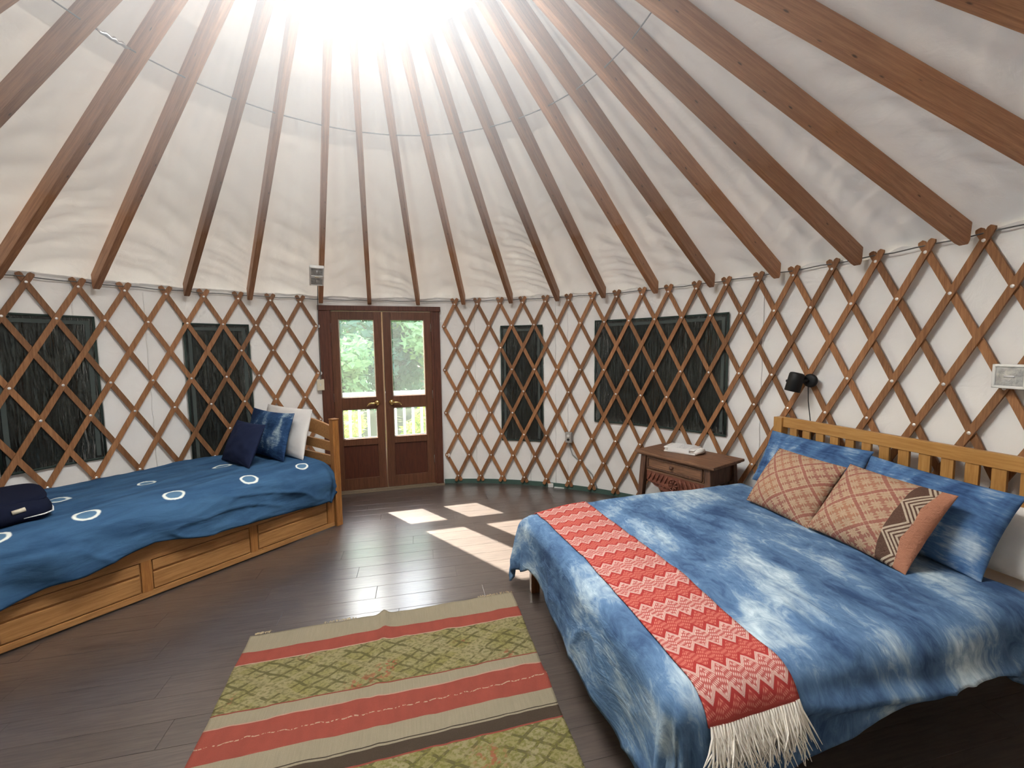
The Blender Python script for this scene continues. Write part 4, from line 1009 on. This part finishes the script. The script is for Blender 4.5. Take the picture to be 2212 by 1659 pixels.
ra = rad(116.8); rr_ = 2.62; er = Vector((cos(ra), sin(ra), 0)); ta = Vector((-sin(ra), cos(ra), 0))
xd = (er * cos(TH) + Vector((0, 0, -1)) * sin(TH)).normalized(); zd = (Vector((0, 0, -1)) * cos(TH) - er * sin(TH)).normalized(); yd = zd.cross(xd)
m4 = Matrix((xd, yd, zd)).transposed().to_4x4(); m4.translation = er * rr_ + Vector((0, 0, zc(rr_) - RD / 2 / cos(TH) - .002)) + ta * .045
caravan_lamp('white lamp with clear lens on the rafter at the upper left of the door', m4, .27, .125)
G_ = [er * (rr_ + .13) + ta * .032 + Vector((0, 0, zc(rr_ + .13) - .04)), er * 3.02 + ta * .03 + Vector((0, 0, zc(3.02) - .05)), er * 3.06 + ta * .034 + Vector((0, 0, 1.9)), er * 3.065 + ta * .036 + Vector((0, 0, 1.28))]
tag(G().tube(G_, .004, 6).obj('lamp_wire', M_cable, None, True), 'thin grey wire from the door lamp down to the light switch', 'wire')

# ------------------------------------------------------------------ outlet, cables, adapter on the floor
oa = rad(65.9); inn = Vector((-cos(oa), -sin(oa), 0)); hx = Vector((0, 0, 1)).cross(inn).normalized()
ob = empty('power_outlet', 'grey metal outlet box screwed to the lattice right of the narrow window', 'outlet')
m4 = Matrix((hx, Vector((0, 0, 1)), inn)).transposed().to_4x4(); m4.translation = inn * -(R - .012) + Vector((0, 0, .602)); ob.matrix_world = m4
G().box(-.036, .036, -.058, .058, 0, .040, .004).obj('box', M_greybox, ob); G().box(-.034, .034, -.055, .055, .040, .044, .002).obj('cover', M_steel, ob)
for z in (-.022, .022): G().lathe([(.015, .043), (.015, .047), (.001, .0475)], 14, Matrix.Translation((0, z, 0))).obj('socket', M_black if z < 0 else M_white, ob)
pts = [P(R + .004, 65.9, .545), P(R + .006, 65.8, .47), P(R + .010, 65.3, .40), P(R + .012, 64.0, .34), P(R + .012, 62.6, .28), P(R + .012, 61.2, .20), P(R + .011, 60.6, .12), P(R + .006, 60.2, .06)]
tag(G().tube(pts, .006, 8).obj('outlet_cable', M_greybox, None, True), 'grey cable running from the outlet box down the canvas wall', 'cable')
adp = empty('power_adapter', 'small white plug adapter with black cable on the floor by the wall', 'adapter', (1.063, 2.93, 0), rad(-12))
G().box(-.030, .030, -.022, .022, 0.0, .046, .006).obj('plug', M_white, adp)
G().box(.040, .155, -.035, .030, 0.0, .010, .003).obj('card', M_white, adp); G().box(.065, .125, -.008, .006, .010, .0112).obj('label_strip', M_black, adp)
G().tube([(.02, .015, .03), (.03, .04, .085), (.065, .055, .10), (.10, .05, .08), (.115, .03, .055)], .003, 6).obj('cable', M_blackcord, adp, True)

# ------------------------------------------------------------------ outside the door
def out(a, y, z=0): return DOOR0 + DU * a - DN * y + Vector((0, 0, z))
deck = empty('deck', 'grey timber deck outside the door', None, DOOR0, DA, None, 'structure'); M_deck = wood('weathered deck', s2l(150, 146, 138), s2l(122, 118, 110), .8, (1, 20, 20))
for k in range(15): G().box(-2.6, 4.0, .14 + k * .145, .28 + k * .145, -.06, -.03).obj('board', M_deck, deck)
rail = empty('deck_railing', 'pale weathered wooden railing outside the door', 'railing', DOOR0, DA)
M_rail = wood('silver grey wood', s2l(178, 175, 168), s2l(152, 150, 144), .8, (14, 14, 14))
G().box(-2.4, 3.6, 2.10, 2.22, .885, .925, .004).obj('top_rail', M_rail, rail); G().box(-2.4, 3.6, 2.14, 2.18, .80, .885, .003).obj('upper_rail', M_rail, rail); G().box(-2.4, 3.6, 2.14, 2.18, .02, .09, .003).obj('lower_rail', M_rail, rail)
bmesh_b = G().box(-.021, .021, 2.12, 2.145, -.03, .88, .003).mesh('baluster')
for k in range(-12, 22):
    o = link('baluster', bmesh_b, M_rail, rail); o.location = (.045 + k * .139, 0, 0)
gd = G().box(-30, 30, 2.3, 60, -1.3, -1.0).obj('ground', plain('forest floor', s2l(104, 108, 62), .95)); gd.location = DOOR0; gd.rotation_euler = (0, 0, DA); tag(gd, 'sunlit ground beyond the deck', None, None, 'structure')
def leafmat(name, a, b, tr):
    m = Mat(name, .6, .3); m.base(m.mix(m.noise(m.co('Object'), 1.5, 3), a, b)); m.trans(tr, tuple(min(1, x * 1.6) for x in a[:3]) + (1,)); return m.m
LM = [leafmat('leaf bluish', s2l(118, 154, 128), s2l(146, 178, 150), .45), leafmat('leaf mid', s2l(128, 162, 112), s2l(160, 188, 128), .45), leafmat('leaf yellow', s2l(146, 166, 80), s2l(176, 190, 104), .42)]
M_bark = plain('pale bark', s2l(170, 164, 150), .9)
def foliage(n, cx, cz, rx, rz, seed, size):
    rg = random.Random(seed); vs, fs = [], []
    bl = [(Vector((rg.gauss(0, .5) * rx, rg.gauss(0, .5) * rx, cz + rg.uniform(-.9, .9) * rz)), rg.uniform(.25, .5) * rx) for _ in range(16)]
    for i in range(n):
        c, r = rg.choice(bl); d = Vector((rg.gauss(0, 1), rg.gauss(0, 1), rg.gauss(0, 1))).normalized(); p = c + d * r * rg.uniform(.7, 1.05)
        a = Vector((rg.gauss(0, 1), rg.gauss(0, 1), rg.gauss(0, .6))).normalized(); b = a.cross(d if abs(a.dot(d)) < .95 else Vector((0, 0, 1))).normalized(); s = size * rg.uniform(.6, 1.3); q = len(vs)
        vs += [p - a * s, p + b * s * .45, p + a * s, p - b * s * .45]; fs.append((q, q + 1, q + 2, q + 3))
    me = bpy.data.meshes.new('foliage'); me.from_pydata([tuple(v) for v in vs], [], fs); me.update(); return me
def tree(name, label, cat, loc, mat, n, cz, rx, rz, seed, size, th, group):
    e = empty(name, label, cat, loc, random.uniform(0, 6), group); f = link('foliage', foliage(n, 0, cz, rx, rz, seed, size), mat, e); f['kind'] = 'stuff'
    if th:
        rg = random.Random(seed + 50)
        g = G(); g.tube([(0, 0, -1.0), (.06, .03, 1.0), (-.05, .08, th * .6), (.1, 0, th)], [.13, .11, .08, .03], 8)
        for k in range(9):
            z = th * rg.uniform(.25, .95); a = rg.uniform(0, 6.28); l = rg.uniform(.5, 1.0) * rx
            g.tube([(0, 0, z), (cos(a) * l * .5, sin(a) * l * .5, z + l * .35), (cos(a) * l, sin(a) * l, z + l * .6)], [.035, .022, .008], 5)
        g.obj('trunk', M_bark, e, True)
    return e
for i, (a, y, mt_, n, cz, rx, rz, sz, th, lab) in enumerate((
    (-2.2, 9.5, 0, 5200, 2.6, 2.0, 2.6, .16, 4.4, 'bluish green tree beyond the railing, seen at the left of the left door leaf'),
    (0.3, 11.5, 0, 6200, 3.0, 2.4, 3.2, .17, 5.0, 'tall bluish green tree at the middle distance behind the door'),
    (2.4, 9.0, 1, 5200, 2.5, 1.9, 2.7, .15, 4.2, 'mid green tree seen through the right door leaf'),
    (3.7, 7.0, 2, 4600, 2.4, 1.5, 2.4, .13, 4.0, 'yellow-green tree at the right of the right door leaf'),
    (-0.9, 6.2, 1, 3600, 0.6, 1.1, 1.2, .12, 1.6, 'rounded light green young tree low in the left door leaf'),
    (-4.6, 14.5, 0, 6000, 3.6, 3.2, 3.6, .2, 6.0, 'farthest bluish tree on the left beyond the deck'),
    (2.0, 15.5, 0, 7000, 3.8, 3.6, 3.8, .2, 6.4, 'farthest bluish tree on the right beyond the deck'),
    (-1.4, 17.0, 0, 7000, 4.2, 4.0, 4.4, .22, 7.0, 'farthest tall tree closing the view behind the door'))):
    tree('tree', lab, 'tree', out(a, y, 0), LM[mt_], n, cz, rx, rz, 100 + i, sz, th, 'trees outside the door')
for i, (a, y, lab) in enumerate(((-1.0, 3.1, 'yellow-green shrub behind the railing, leftmost'), (0.0, 3.3, 'yellow-green shrub behind the railing in the left door leaf'), (1.1, 3.2, 'yellow-green shrub behind the railing in the right door leaf'), (2.2, 3.4, 'yellow-green shrub behind the railing, rightmost'))):
    tree('shrub', lab, 'shrub', out(a, y, 0), LM[2], 3200, -.15, .74, .62, 300 + i, .06, 0, 'shrubs behind the railing')
